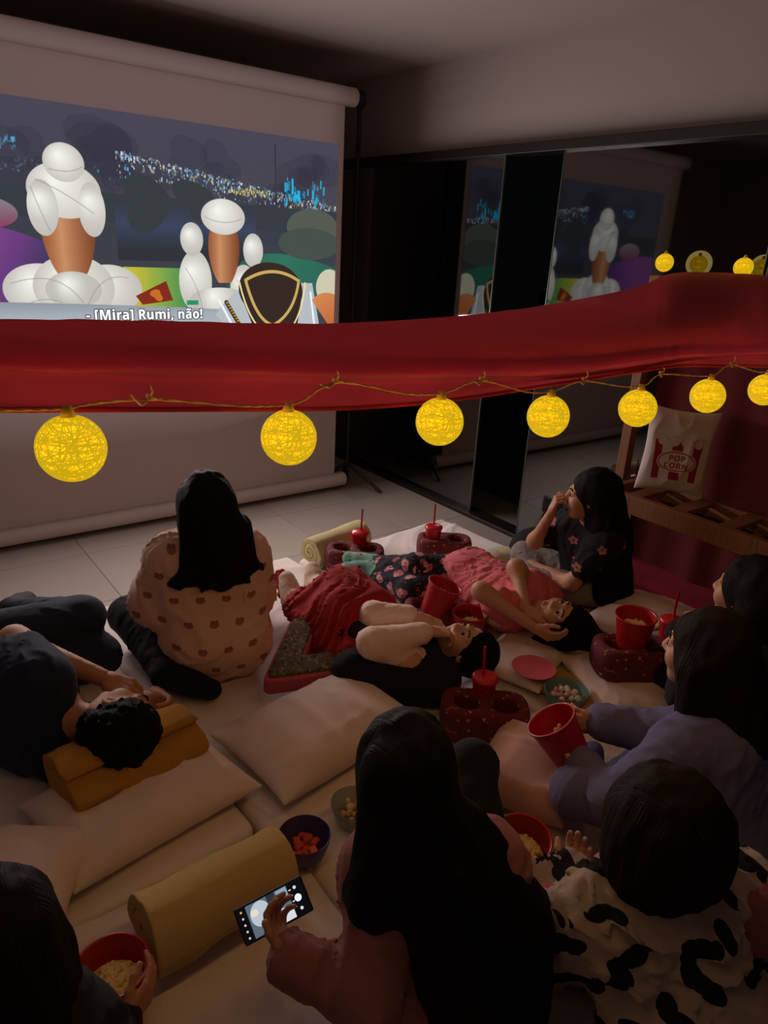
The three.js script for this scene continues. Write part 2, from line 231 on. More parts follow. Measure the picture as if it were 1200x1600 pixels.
// ---------------------------------------------------------------- projection screen
{
  const { x0, x1, y0, y1, z } = SCREEN;
  const s = base('projection_screen', [1.34, 0, z]);
  tag(s, 'large white roll-down projection screen showing an animated film', 'screen');
  const cx = 1.34, L = (x) => x - cx;
  const fw = 2.575 - 0.06;
  part('fabric', moved(new THREE.BoxGeometry(fw, 2.27, 0.003), L((2.575 + 0.06) / 2), 0.07 + 1.135, 0), mats.screenCloth, s);
  const roll = (r, y, xa, xb, zz) => { const g = lathe([[0, 0], [r - 0.006, 0], [r, 0.006], [r, xb - xa - 0.006], [r - 0.006, xb - xa], [0, xb - xa]], 32); g.rotateZ(-Math.PI / 2); g.translate(L(xa), y, zz); return g; };
  part('top_roller', roll(0.05, 2.372, 0.02, 2.645, 0.0), mats.roller, s);
  part('bottom_roller', roll(0.047, 0.062, 0.02, 2.655, 0.0), mats.roller, s);
  part('end_knob', roll(0.048, 2.372, 2.646, 2.705, -0.01), mats.black, s);
  part('stand_pole', rod([L(2.70), 0.02, -0.03], [L(2.70), 2.34, -0.03], 0.013), mats.black, s);
  for (const [dx, dz] of [[0.10, 0.27], [0.12, -0.22], [-0.2, -0.1]]) part('stand_foot', rod([L(2.70), 0.16, -0.03], [L(2.70) + dx, 0.012, -0.03 + dz], 0.012), mats.black, s);
  const pic = canvasTex(2048, 972, (g, w, h) => {
    const lin = (x0, y0, x1, y1, st) => { const q = g.createLinearGradient(x0, y0, x1, y1); st.forEach(([t, c]) => q.addColorStop(t, c)); return q; };
    g.fillStyle = lin(0, 0, 0, h, [[0, '#4e4a5c'], [0.3, '#4b4b56'], [0.5, '#3f434d'], [1, '#474b52']]); g.fillRect(0, 0, w, h);
    for (let i = 0; i < 24; i++) { g.fillStyle = rgb(50, 50, 66, 0.25); blob(g, rr(300, 2048), rr(130, 330), rr(40, 120)); }
    // city lights far below the window
    for (let i = 0; i < 640; i++) { const x = rr(880, 2040), b = 150 + (x - 880) * 0.13, y = b + rr(0, 150) * rnd() + rr(-6, 10), c = [[120, 190, 235], [190, 210, 240], [220, 220, 230], [90, 160, 220], [230, 214, 140]][(rnd() * 5) | 0]; g.fillStyle = rgb(...c, rr(0.25, 0.95)); g.fillRect(x, y, rr(3, 9), rr(4, 16)); }
    for (let i = 0; i < 46; i++) { g.fillStyle = rgb(40, 190, 240, rr(0.4, 0.95)); g.fillRect(rr(1720, 1960), rr(180, 300), rr(5, 14), rr(14, 50)); }
    for (let i = 0; i < 60; i++) { g.fillStyle = rgb(220, 205, 110, rr(0.4, 0.9)); g.fillRect(rr(1400, 1640), 268 + rr(-16, 16), rr(4, 9), rr(6, 16)); }
    for (let i = 0; i < 40; i++) { g.fillStyle = rgb(90, 180, 230, rr(0.3, 0.8)); g.fillRect(rr(330, 480), rr(140, 190), rr(6, 12), rr(8, 20)); }
    for (let i = 0; i < 40; i++) { g.fillStyle = rgb(110, 150, 190, rr(0.2, 0.6)); g.fillRect(rr(330, 900), rr(220, 280), rr(4, 10), rr(6, 14)); }
    g.strokeStyle = '#3a3b44'; g.lineWidth = 9; g.beginPath(); g.moveTo(1672, 40); g.lineTo(1676, 350); g.stroke();
    g.fillStyle = '#3b3f48'; g.fillRect(0, 330, w, 120); g.fillStyle = lin(0, 380, 0, 560, [[0, '#3b4150'], [0.4, '#3f4a66'], [1, '#33363e']]); g.fillRect(860, 370, 700, 240);
    g.fillStyle = '#3c4146'; blob(g, 1010, 360, 110); blob(g, 1250, 330, 90);
    // rug: violet, yellow, green
    g.fillStyle = lin(1350, 480, 2048, 700, [[0, '#2c5a4e'], [0.5, '#357a66'], [1, '#2d6a5c']]); g.beginPath(); g.moveTo(1480, 600); g.quadraticCurveTo(1640, 500, 2048, 620); g.lineTo(2048, 860); g.lineTo(1300, 860); g.fill();
    g.fillStyle = lin(300, 480, 560, 620, [[0, '#8e4f94'], [0.6, '#6e3f86'], [1, '#4a3c66']]); g.beginPath(); g.moveTo(0, 470); g.quadraticCurveTo(400, 440, 700, 620); g.lineTo(640, 820); g.lineTo(0, 820); g.fill();
    g.fillStyle = lin(930, 0, 1240, 0, [[0, '#c8bb3a'], [0.4, '#8bb04a'], [1, '#2f8f5f']]); g.fillRect(880, 640, 420, 200);
    // round armchairs
    g.fillStyle = lin(0, 380, 0, 500, [[0, '#8f8a92'], [0.7, '#8d5a70'], [1, '#9a3f60']]); g.beginPath(); g.ellipse(330, 440, 130, 62, 0, 0, 7); g.fill();
    g.fillStyle = '#5a6058'; g.beginPath(); g.ellipse(1900, 420, 160, 95, 0, 0, 7); g.fill(); g.fillStyle = '#4c5650'; g.beginPath(); g.ellipse(1880, 500, 190, 80, 0, 0, 7); g.fill();
    g.fillStyle = '#cdc7ae'; g.beginPath(); g.ellipse(2010, 720, 85, 95, 0, 0, 7); g.fill();
    // plain stand-ins for the two figures: heaps of folded white towels over tan clay jars
    const soft = (x, y, rx, ry, c = '#e3e1da', c2 = '#b9b6b0') => { const q = g.createRadialGradient(x - rx * 0.25, y - ry * 0.35, Math.min(rx, ry) * 0.1, x, y, Math.max(rx, ry) * 1.05); q.addColorStop(0, '#e6e4de'); q.addColorStop(0.55, c); q.addColorStop(1, c2); g.fillStyle = q; g.beginPath(); g.ellipse(x, y, rx, ry, 0, 0, 7); g.fill(); };
    const jar = (x, y, rx, ry) => { const q = g.createLinearGradient(x - rx, 0, x + rx, 0); q.addColorStop(0, '#a8633c'); q.addColorStop(0.35, '#d09468'); q.addColorStop(1, '#8a4c2e'); g.fillStyle = q; g.beginPath(); g.moveTo(x - rx * 0.8, y - ry); g.bezierCurveTo(x - rx * 1.5, y - ry * 0.2, x - rx * 0.9, y + ry * 0.7, x - rx * 0.45, y + ry); g.lineTo(x + rx * 0.45, y + ry); g.bezierCurveTo(x + rx * 0.9, y + ry * 0.7, x + rx * 1.5, y - ry * 0.2, x + rx * 0.8, y - ry); g.fill(); };
    const fold = (pts, c = 'rgba(150,146,140,0.4)', lw = 5) => { g.strokeStyle = c; g.lineWidth = lw; g.lineCap = 'round'; g.beginPath(); g.moveTo(pts[0], pts[1]); for (let i = 2; i < pts.length; i += 4) g.quadraticCurveTo(pts[i], pts[i + 1], pts[i + 2], pts[i + 3]); g.stroke(); };
    soft(520, 745, 155, 110, '#cfccc5', '#c0bcb5'); soft(812, 740, 150, 108, '#cfccc5', '#c0bcb5'); soft(660, 735, 175, 140, '#d2cfc8', '#c4c0b9'); jar(655, 520, 100, 180); soft(655, 745, 120, 80, '#c4c1ba', '#c0bcb5');
    soft(655, 335, 152, 112, '#d5d2cb', '#c4c0b9'); soft(560, 410, 62, 112, '#cbc8c1', '#c0bcb5'); soft(762, 405, 58, 112, '#cbc8c1', '#c0bcb5'); soft(662, 225, 84, 76, '#d5d2cb', '#c4c0b9');
    fold([540, 300, 640, 330, 770, 420]); fold([600, 255, 690, 270, 735, 235]); fold([520, 330, 540, 400, 580, 500]); fold([400, 720, 480, 690, 560, 700, 640, 720, 690, 800]); fold([900, 690, 820, 670, 760, 730, 720, 780, 700, 830]); fold([470, 800, 540, 770, 600, 800]);
    soft(1230, 700, 85, 145, '#cdcac3', '#c0bcb5'); soft(1490, 730, 76, 115, '#cdcac3', '#c0bcb5'); jar(1385, 565, 74, 140); soft(1385, 395, 116, 82, '#d5d2cb', '#c4c0b9'); soft(1218, 505, 58, 76, '#cbc8c1', '#c0bcb5'); soft(1545, 545, 56, 82, '#cbc8c1', '#c0bcb5'); soft(1360, 790, 165, 62, '#c4c1ba', '#c0bcb5');
    fold([1290, 400, 1380, 440, 1480, 400]); fold([1180, 640, 1230, 700, 1260, 820]); fold([1450, 690, 1490, 740, 1530, 790]);
    // glossy table, wrapped snack, dark collar with gilded rims
    g.fillStyle = lin(0, 780, 0, h, [[0, '#8d96a0'], [0.4, '#a9b2ba'], [1, '#b9c0c6']]); g.beginPath(); g.moveTo(0, 790); g.quadraticCurveTo(700, 800, 1400, 836); g.lineTo(1500, h); g.lineTo(0, h); g.fill();
    g.fillStyle = '#8b2f1c'; g.beginPath(); g.moveTo(930, 770); g.lineTo(1080, 700); g.lineTo(1110, 790); g.lineTo(960, 810); g.fill(); g.fillStyle = '#d0742a'; blob(g, 1030, 765, 26); g.fillStyle = '#2f9a6a'; g.fillRect(1180, 790, 60, 22);
    g.fillStyle = '#b9bec4'; g.beginPath(); g.moveTo(1330, 860); g.quadraticCurveTo(1420, 740, 1560, 700); g.lineTo(1900, 700); g.lineTo(1960, h); g.lineTo(1440, h); g.fill();
    g.fillStyle = '#3a2c26'; g.beginPath(); g.ellipse(1650, 740, 190, 140, 0.1, 0, 7); g.fill(); g.beginPath(); g.moveTo(1470, 760); g.lineTo(1560, h); g.lineTo(1800, h); g.lineTo(1836, 760); g.fill();
    g.strokeStyle = '#cfae62'; g.lineWidth = 16; g.beginPath(); g.moveTo(1500, 690); g.quadraticCurveTo(1560, 900, 1660, 920); g.quadraticCurveTo(1790, 860, 1815, 690); g.quadraticCurveTo(1660, 600, 1500, 690); g.stroke();
    g.lineWidth = 9; g.strokeStyle = '#e8d79a'; g.beginPath(); g.moveTo(1465, 700); g.quadraticCurveTo(1520, 930, 1640, h); g.moveTo(1855, 700); g.quadraticCurveTo(1840, 880, 1740, h); g.stroke();
    g.strokeStyle = '#4a3a26'; g.lineWidth = 22; g.beginPath(); g.moveTo(1390, 800); g.lineTo(1490, 960); g.stroke(); for (let i = 0; i < 12; i++) { g.fillStyle = '#caa24e'; g.fillRect(1388 + i * 8.4, 800 + i * 13, 14, 6); }
    g.strokeStyle = '#dfe6ee'; g.lineWidth = 12; g.beginPath(); g.moveTo(1350, 790); g.lineTo(1450, 968); g.moveTo(1890, 750); g.lineTo(1925, 968); g.stroke();
    g.fillStyle = lin(1920, 740, 2048, 960, [[0, '#e0905a'], [1, '#c86a38']]); g.beginPath(); g.moveTo(1900, 790); g.quadraticCurveTo(1960, 730, 2048, 760); g.lineTo(2048, h); g.lineTo(1990, 900); g.fill();
    // subtitle
    g.font = 'bold 64px sans-serif'; g.textAlign = 'center'; g.textBaseline = 'middle'; g.lineJoin = 'round'; g.lineWidth = 9; g.strokeStyle = 'rgba(60,66,72,0.8)'; g.strokeText('- [Mira] Rumi, não!', 978, 856); g.fillStyle = '#f7f7f4'; g.fillText('- [Mira] Rumi, não!', 978, 856);
    grain(g, w, h, 24000, 0.035);
    // the film's whites are far brighter than its mid tones: stretch the top of the scale, stored relative to PICTURE_GLOW
    const im = g.getImageData(0, 0, w, h), d = im.data, toLin = (c) => c <= 0.04045 ? c / 12.92 : ((c + 0.055) / 1.055) ** 2.4, toS = (c) => c <= 0.0031308 ? c * 12.92 : 1.055 * c ** (1 / 2.4) - 0.055;
    for (let i = 0; i < d.length; i += 4) { const l = [0, 1, 2].map((k) => toLin(d[i + k] / 255)), L = 0.3 * l[0] + 0.6 * l[1] + 0.1 * l[2], f = (0.85 + 0.5 * L * L) / PICTURE_GLOW; for (let k = 0; k < 3; k++) d[i + k] = Math.round(255 * toS(Math.min(1, l[k] * f))); }
    g.putImageData(im, 0, 0);
  }, { repeat: false });
  const pm = new THREE.MeshStandardMaterial({ color: 0x050505, roughness: 1, emissive: 0xffffff, emissiveMap: pic, emissiveIntensity: PICTURE_GLOW });
  const pg = new THREE.PlaneGeometry(x1 - x0, y1 - y0); pg.translate(L((x0 + x1) / 2), (y0 + y1) / 2, 0.006);
  part('screen_picture', pg, pm, s);
}

// ---------------------------------------------------------------- red canopy cloth and the string of cotton ball lamps
{
  const cols = [
    [[-0.32, 1.53, -0.92], [-0.33, 1.50, -0.90], [-0.34, 1.48, -0.86], [-0.335, 1.465, -0.895], [-0.34, 1.435, -0.875], [-0.345, 1.43, -0.87]],
    [[0.106, 1.496, -0.94], [0.099, 1.478, -0.905], [0.091, 1.458, -0.86], [0.093, 1.445, -0.895], [0.086, 1.412, -0.875], [0.085, 1.408, -0.87]],
    [[0.245, 1.491, -0.95], [0.232, 1.471, -0.91], [0.216, 1.448, -0.86], [0.224, 1.435, -0.895], [0.216, 1.402, -0.875], [0.214, 1.397, -0.87]],
    [[0.421, 1.483, -0.97], [0.398, 1.46, -0.92], [0.371, 1.435, -0.86], [0.386, 1.42, -0.895], [0.376, 1.388, -0.875], [0.373, 1.383, -0.87]],
    [[0.668, 1.473, -1.0], [0.626, 1.446, -0.935], [0.577, 1.418, -0.86], [0.601, 1.401, -0.895], [0.589, 1.372, -0.875], [0.586, 1.365, -0.87]],
    [[1.043, 1.462, -1.15], [0.922, 1.433, -1.01], [0.79, 1.408, -0.86], [0.824, 1.389, -0.895], [0.809, 1.366, -0.875], [0.805, 1.359, -0.87]],
    [[1.634, 1.458, -1.4], [1.338, 1.419, -1.135], [1.027, 1.399, -0.86], [1.071, 1.378, -0.895], [1.049, 1.375, -0.875], [1.045, 1.366, -0.87]],
    [[2.453, 1.5, -1.65], [1.903, 1.428, -1.26], [1.324, 1.399, -0.86], [1.383, 1.377, -0.895], [1.35, 1.386, -0.875], [1.346, 1.376, -0.87]],
    [[2.962, 1.548, -1.815], [2.232, 1.446, -1.342], [1.464, 1.406, -0.86], [1.529, 1.383, -0.895], [1.494, 1.389, -0.875], [1.49, 1.379, -0.87]],
    [[2.97, 1.56, -1.619], [2.321, 1.481, -1.245], [1.671, 1.402, -0.87], [1.707, 1.383, -0.885], [1.682, 1.378, -0.87], [1.676, 1.37, -0.865]],
    [[2.97, 1.562, -1.435], [2.431, 1.479, -1.152], [1.892, 1.396, -0.87], [1.933, 1.376, -0.885], [1.908, 1.364, -0.87], [1.902, 1.356, -0.865]],
    [[2.97, 1.564, -1.199], [2.622, 1.475, -1.035], [2.274, 1.385, -0.87], [2.326, 1.363, -0.885], [2.307, 1.335, -0.87], [2.301, 1.325, -0.865]],
    [[2.97, 1.565, -1.0], [2.82, 1.47, -0.94], [2.7, 1.38, -0.87], [2.71, 1.36, -0.885], [2.7, 1.325, -0.87], [2.7, 1.315, -0.865]],
  ];
  const curves = [0, 1, 2, 3, 4, 5].map((r) => new THREE.CatmullRomCurve3(cols.map((c) => new THREE.Vector3(...c[r])), false, 'centripetal'));
  const nu = 150, nv = 40, P = [], UV = [], I = [];
  for (let i = 0; i <= nu; i++) {
    const row = new THREE.CatmullRomCurve3(curves.map((c) => c.getPoint(i / nu)), false, 'centripetal');
    for (let j = 0; j <= nv; j++) { const p = row.getPoint(j / nv), fade = Math.sin(Math.PI * j / nv); p.y += 0.004 * fade * noise3(i * 0.09, j * 0.16, 3) + 0.0012 * noise3(i * 0.4, j * 0.25, 9); P.push(p.x, p.y, p.z); UV.push(p.x, j / nv * 0.4); }
  }
  for (let i = 0; i < nu; i++) for (let j = 0; j < nv; j++) { const a = i * (nv + 1) + j, b = a + nv + 1; I.push(a, a + 1, b, b, a + 1, b + 1); }
  const g = new THREE.BufferGeometry(); g.setAttribute('position', new THREE.BufferAttribute(new Float32Array(P), 3)); g.setAttribute('uv', new THREE.BufferAttribute(new Float32Array(UV), 2)); g.setIndex(I); g.computeVertexNormals();
  const cn = base('canopy_cloth', [0, 0, 0]); tag(cn, 'wide red canopy cloth stretched across the room above the mattresses', 'canopy');
  part('cloth_sheet', g, mats.canopy, cn);
  const hem = curves[5]; part('hem', new THREE.TubeGeometry(hem, 160, 0.0035, 6), mats.canopy, cn);
  // curtain hanging against the glass behind the bench
  const cp = [], cu = [], ci = [], cw = 90, chh = 26;
  for (let i = 0; i <= cw; i++) for (let j = 0; j <= chh; j++) { const z = -1.84 + 2.5 * i / cw, y = 0.1 + (1.5 - 0.1) * j / chh; cp.push(3.025 + 0.008 * Math.sin(i * 0.9) * (1 - j / chh * 0.6) + 0.012 * noise3(i * 0.3, j * 0.05, 1) - 0.03 * (1 - j / chh), y, z); cu.push(z, y); }
  for (let i = 0; i < cw; i++) for (let j = 0; j < chh; j++) { const a = i * (chh + 1) + j, b = a + chh + 1; ci.push(a, b, a + 1, b, b + 1, a + 1); }
  const q = new THREE.BufferGeometry(); q.setAttribute('position', new THREE.BufferAttribute(new Float32Array(cp), 3)); q.setAttribute('uv', new THREE.BufferAttribute(new Float32Array(cu), 2)); q.setIndex(ci); q.computeVertexNormals();
  const ct = part('curtain', q, mats.curtain); tag(ct, 'dark red curtain hanging behind the wooden bench', 'curtain');
}
{
  const hang = [[0.192, 1.411], [0.47, 1.391], [0.744, 1.385], [1.008, 1.368], [1.285, 1.358], [1.55, 1.362], [1.815, 1.356]];
  const knots = [[0.296, 1.41], [0.567, 1.412], [0.863, 1.395], [1.14, 1.376], [1.4, 1.373], [1.692, 1.378]];
  const cord = base('light_string', [0, 0, 0]); tag(cord, 'yellow twisted cord tied along the canopy hem with twine bows', 'string light');
  const twist = (pts, r, seg) => [0, 1].map((k) => { const c = new THREE.CatmullRomCurve3(pts.map((p) => new THREE.Vector3(...p))), q = []; for (let i = 0; i <= seg; i++) { const p = c.getPoint(i / seg), a = i * 0.9 + k * Math.PI; q.push([p.x, p.y + Math.cos(a) * r * 0.7, p.z + Math.sin(a) * r * 0.7]); } return tube(q, r, seg, 5); });
  const path = [[-0.3, 1.43, -0.84], [-0.05, 1.425, -0.83]]; hang.forEach((h, i) => { path.push([h[0] - 0.06, h[1] + 0.003, -0.822], [h[0], h[1], -0.82], [h[0] + 0.02, h[1] + 0.002, -0.822]); if (knots[i]) path.push([knots[i][0], knots[i][1] - 0.004, -0.852]); });
  path.push([2.2, 1.345, -0.84], [2.6, 1.33, -0.85]);
  const cordMat = M('#c9a04a', 0.85);
  part('cord', merge(twist(path, 0.0011, 420)), cordMat, cord);
  for (const [x, y] of knots) {
    const k = [];
    k.push(moved(new THREE.SphereGeometry(0.0042, 10, 8), x, y, -0.855));
    const up = rr(0.008, 0.018), a = rr(0.014, 0.03), c = rr(0.010, 0.020);
    k.push(...twist([[x, y, -0.853], [x + 0.002, y + up * 0.5, -0.848], [x + 0.001, y + up, -0.85]], 0.0011, 10));
    k.push(...twist([[x, y, -0.853], [x - a * 0.5, y - 0.008, -0.846], [x - a, y + rr(-0.003, 0.006), -0.848]], 0.0011, 12));
    k.push(...twist([[x, y, -0.853], [x + c * 0.5, y - 0.003, -0.847], [x + c, y + rr(-0.005, 0.0), -0.848]], 0.0011, 10));
    part('twine_bow', merge(k), mats.twine, cord);
  }
  // one cotton ball lamp: glowing globe wound with thread, cap and bulb
  const R = 0.0372, lamp = base('ball_lamp', [hang[0][0], hang[0][1], -0.82]);
  const glow = new THREE.MeshPhysicalMaterial({ color: '#e8b81c', roughness: 0.72, transmission: 0.5, thickness: 0, ior: 1.2, side: THREE.DoubleSide, emissive: new THREE.Color(0.78, 0.57, 0.008), emissiveIntensity: 0.9 });
  const threadMat = new THREE.MeshStandardMaterial({ color: '#8a6410', roughness: 0.9, emissive: new THREE.Color(0.58, 0.41, 0.006), emissiveIntensity: 0.9 });
  part('globe', moved(new THREE.SphereGeometry(R - 0.0006, 40, 28), 0, -R - 0.008, 0), glow, lamp);
  const th = []; for (let i = 0; i < 120; i++) { const o = R * rr(0, 0.86), t = new THREE.TorusGeometry(Math.sqrt(R * R - o * o) + rr(-0.0003, 0.0004), rr(0.0004, 0.0008), 4, 40); t.translate(0, 0, o); t.rotateX(rr(0, 6.3)); t.rotateY(rr(0, 6.3)); t.translate(0, -R - 0.008, 0); th.push(t); }
  part('wound_thread', merge(th), threadMat, lamp);
  part('cap', lathe([[0, 0.004], [0.005, 0.003], [0.007, -0.004], [0.009, -0.010], [0, -0.010]], 16), M('#e0bc4c', 0.6), lamp);
  part('bulb', moved(new THREE.SphereGeometry(0.0045, 12, 10), 0, -R + 0.004, 0), new THREE.MeshStandardMaterial({ color: '#fff0b0', emissive: new THREE.Color(1, 0.86, 0.3), emissiveIntensity: 8 }), lamp);
  tag(lamp, 'yellow cotton ball lamp leftmost and largest on the string', 'lamp', 'ball lamps on the string');
  const words = ['second yellow cotton ball lamp from the left, before the white screen', 'third yellow cotton ball lamp from the left, before the dark glass', 'fourth yellow cotton ball lamp from the left, above the seated girl', 'fifth yellow cotton ball lamp, hanging before the wooden post', 'sixth yellow cotton ball lamp, hanging above the printed white pillow', 'yellow cotton ball lamp cut off by the right edge'];
  hang.forEach((h, i) => {
    if (i) copy(lamp, [h[0], h[1], -0.82], i * 0.02, words[i - 1], 'ball lamps on the string').rotation.set(0, 0, rr(-0.03, 0.03));
    const l = new THREE.PointLight(new THREE.Color(1, 0.5, 0.2), BALL_LIGHT); l.position.set(h[0], h[1] - R - 0.008, -0.82); l.shadow.radius = 3; l.castShadow = i < 4; scene.add(l);
  });
  for (const [p, w] of [[[2.93, 1.60, -1.87], 'small yellow ball lamp resting on the canopy peak'], [[2.99, 1.60, -1.55], 'small yellow ball lamp at the canopy rear edge, farther right']]) {
    copy(lamp, [p[0], p[1] + 0.03, p[2]], 0, w, 'ball lamps on the canopy edge');
    const l = new THREE.PointLight(new THREE.Color(1, 0.72, 0.2), 0.012); l.position.set(p[0], p[1] - 0.012, p[2]); l.shadow.radius = 3; scene.add(l);
  }
}

// ---------------------------------------------------------------- mattresses, pillows, towels
const MT = 0.13;   // top of the mattresses
function softBox(w, h, d, r, cell, disp) {
  const g = new THREE.BoxGeometry(w, h, d, Math.ceil(w / cell), Math.max(4, Math.ceil(h / cell)), Math.ceil(d / cell)), p = g.attributes.position;
  for (let i = 0; i < p.count; i++) {
    const v = [p.getX(i), p.getY(i), p.getZ(i)], q = [w, h, d].map((s, k) => Math.max(-s / 2 + r, Math.min(s / 2 - r, v[k]))), e = sub(v, q), l = len(e), n = l > 1e-9 ? mul(e, 1 / l) : [0, 0, 0];
    const o = l > 1e-9 ? add(q, mul(n, r)) : v; if (disp && o[1] > 0) o[1] += disp(o[0], o[2]) * Math.min(1, (o[1] / (h / 2))); p.setXYZ(i, ...o);
  }
  const m = mergeVertices((g.deleteAttribute('normal'), g.deleteAttribute('uv'), g), 1e-5); m.computeVertexNormals(); return boxUV(m);
}
const ridge = (a) => 1 - Math.abs(a);
function mattress(label, x, z, w, l, turn, sd, amp = 1) {
  const m = base('mattress', [x, 0, z], turn); tag(m, label, 'mattress', 'mattresses laid side by side');
  const wr = (px, pz) => { const a = 0.5 + 0.5 * noise3(px * 1.6 + sd, pz * 1.6, sd), q = noise3(px * 0.9, pz * 0.9, sd + 5) * 2.2; const u = px * Math.cos(q) + pz * Math.sin(q);
    return amp * (0.013 * a * ridge(noise3(u * 9, pz * 2.2 + px, sd + 1)) ** 4 + 0.008 * a * ridge(noise3(u * 22 + 3, pz * 3, sd + 2)) ** 5 + 0.006 * noise3(px * 3, pz * 3, sd)) - 0.006; };
  part('sheet', moved(softBox(w, MT, l, 0.03, 0.014, wr), 0, MT / 2 + 0.002, 0), mats.sheet, m);
  return m;
}
mattress('white-sheeted mattress on the left, under the person in dark blue', 0.185, -2.05, 0.90, 1.48, 0.06, 11);
mattress('white-sheeted mattress in the middle, under the woman in the spotted blouse', 1.155, -2.04, 1.01, 1.49, 0.055, 23);
mattress('white-sheeted mattress at far right, reaching nearest to the glass', 2.18, -2.035, 1.01, 1.49, 0.065, 37, 1.4);
mattress('white-sheeted mattress across the front right, under the row of seated children', 1.73, -0.84, 2.0, 0.88, 0, 51);
mattress('white-sheeted mattress at the front left, under the loose pillows', 0.185, -0.79, 1.08, 1.04, 0, 67);

function pillowGeo(w, l, h, sd, n = 44) {
  const P = [], UV = [], I = [];
  for (const s of [1, -1]) {
    const o = P.length / 3;
    for (let i = 0; i <= n; i++) for (let j = 0; j <= n; j++) {
      const u = -Math.cos(Math.PI * i / n), v = -Math.cos(Math.PI * j / n), x = w / 2 * u * (1 - 0.07 * (1 - v * v)), z = l / 2 * v * (1 - 0.08 * (1 - u * u));
      const e = Math.max(0, (1 - u * u) * (1 - v * v)), t = h / 2 * e ** 0.42, edge = 1 - e;
      const wr = 0.011 * Math.min(1, e * 4) * (ridge(noise3(x * 14 + sd, z * 5, sd)) ** 3 + ridge(noise3(x * 5, z * 15, sd + 4)) ** 3 * edge) + 0.008 * noise3(x * 5, z * 5, sd) * Math.min(1, e * 3);
      P.push(x + 0.004 * noise3(x * 8, z * 8, sd + 9) * edge, s * t + (s > 0 ? wr : -wr * 0.3), z); UV.push(i / n, j / n);
    }
    for (let i = 0; i < n; i++) for (let j = 0; j < n; j++) { const a = o + i * (n + 1) + j, b = a + n + 1; if (s > 0) I.push(a, a + 1, b, b, a + 1, b + 1); else I.push(a, b, a + 1, b, b + 1, a + 1); }
  }
  const g = new THREE.BufferGeometry(); g.setAttribute('position', new THREE.BufferAttribute(new Float32Array(P), 3)); g.setAttribute('uv', new THREE.BufferAttribute(new Float32Array(UV), 2)); g.setIndex(I); g.computeVertexNormals(); return g;
}
function pillow(label, pos, w, l, h, turn, sd, { mat = mats.pillow, tilt = 0, roll = 0, group = 'loose white pillows on the mattresses' } = {}) {
  const p = part('pillow', pillowGeo(w, l, h, sd), mat); p.rotation.order = 'YXZ'; p.position.set(...pos); p.rotation.set(tilt, turn, roll); return tag(p, label, 'pillow', group);
}
pillow('large white pillow in front of the letter-shaped cushion', [0.995, MT + 0.058, -1.525], 0.56, 0.38, 0.15, 0.12, 3);
pillow('white pillow under the rolled yellow towel of the person in dark blue', [0.45, MT + 0.05, -1.55], 0.52, 0.36, 0.13, 0.14, 8);
pillow('white pillow at the left edge, beside the dark-haired child', [0.02, MT + 0.07, -1.42], 0.46, 0.40, 0.16, -0.5, 14);
pillow('pinkish white pillow behind the girl with floral sleeves', [2.53, MT + 0.05, -1.36], 0.40, 0.46, 0.15, 0.2, 21);
pillow('white pillow under the maroon cushion with the popcorn bucket', [2.06, MT + 0.03, -1.16], 0.36, 0.42, 0.11, -0.5, 28);
pillow('small pinkish pillow between the dark knee and the red cup', [1.40, MT + 0.06, -1.03], 0.34, 0.30, 0.15, 0.4, 33, { mat: mats.pillowWarm });
pillow('white pillow under the heads of the two lying children', [1.90, MT + 0.03, -1.50], 0.42, 0.28, 0.08, 0.35, 41);

function towelRoll(L, R, turns, flat = 1, sd = 1, soft = 0.05) {   // a rolled towel: a spiral band swept along its length
  const th = R / (turns + 0.5), out = [], inn = [], N = Math.round(turns * 22);
  for (let i = 0; i <= N; i++) { const a = i / N * turns * 2 * Math.PI, r = th * 0.55 + (R - th * 0.5) * (i / N); out.push([Math.cos(a) * r, Math.sin(a) * r * flat]); inn.push([Math.cos(a) * Math.max(0.001, r - th * 0.8), Math.sin(a) * Math.max(0.001, r - th * 0.8) * flat]); }
  const ring = [...out, ...inn.reverse()], sh = new THREE.Shape(ring.map((p) => new THREE.Vector2(...p)));
  const g = new THREE.ExtrudeGeometry(sh, { depth: L - 0.016, steps: 14, bevelEnabled: true, bevelThickness: 0.008, bevelSize: th * 0.09, bevelSegments: 2, curveSegments: 4 }); g.translate(0, 0, -(L - 0.016) / 2);
  const p = g.attributes.position; for (let i = 0; i < p.count; i++) { const x = p.getX(i), y = p.getY(i), z = p.getZ(i), r = Math.hypot(x, y) / R, k = 1 + soft * r * noise3(z * 9, Math.atan2(y, x) * 1.3, sd) + 0.6 * soft * r * noise3(z * 26, Math.atan2(y, x) * 3, sd + 3); p.setXYZ(i, x * k, y * k, z + 0.008 * noise3(x * 18, y * 18, sd)); }
  g.deleteAttribute('uv'); g.deleteAttribute('normal'); const m = mergeVertices(g, 1e-5); m.computeVertexNormals(); return boxUV(m);
}
function towel(label, pos, dir, L, R, turns, mat, flat, sd, spin = 0, soft = 0.05) { const t = part('rolled_towel', towelRoll(L, R, turns, flat, sd, soft).rotateZ(spin), mat); t.position.set(...pos); t.rotation.y = Math.atan2(dir[0], dir[1]); return tag(t, label, 'towel', 'rolled yellow towels'); }
towel('pale yellow rolled towel at the far edge of the mattresses', [1.815, MT + 0.075, -2.68], [0.34, -0.07], 0.36, 0.078, 2.6, mats.towelPale, 0.95, 1, 0.4);
towel('deep yellow rolled towel under the head of the person in dark blue', [0.445, MT + 0.125, -1.625], [0.36, -0.05], 0.37, 0.115, 2.3, mats.towelDeep, 0.6, 2, 0.1, 0.22);
towel('large yellow rolled towel beside the lit phone', [0.465, MT + 0.085, -1.13], [0.33, 0.0], 0.33, 0.105, 2.2, mats.towel, 0.85, 3, 2.2, 0.08);

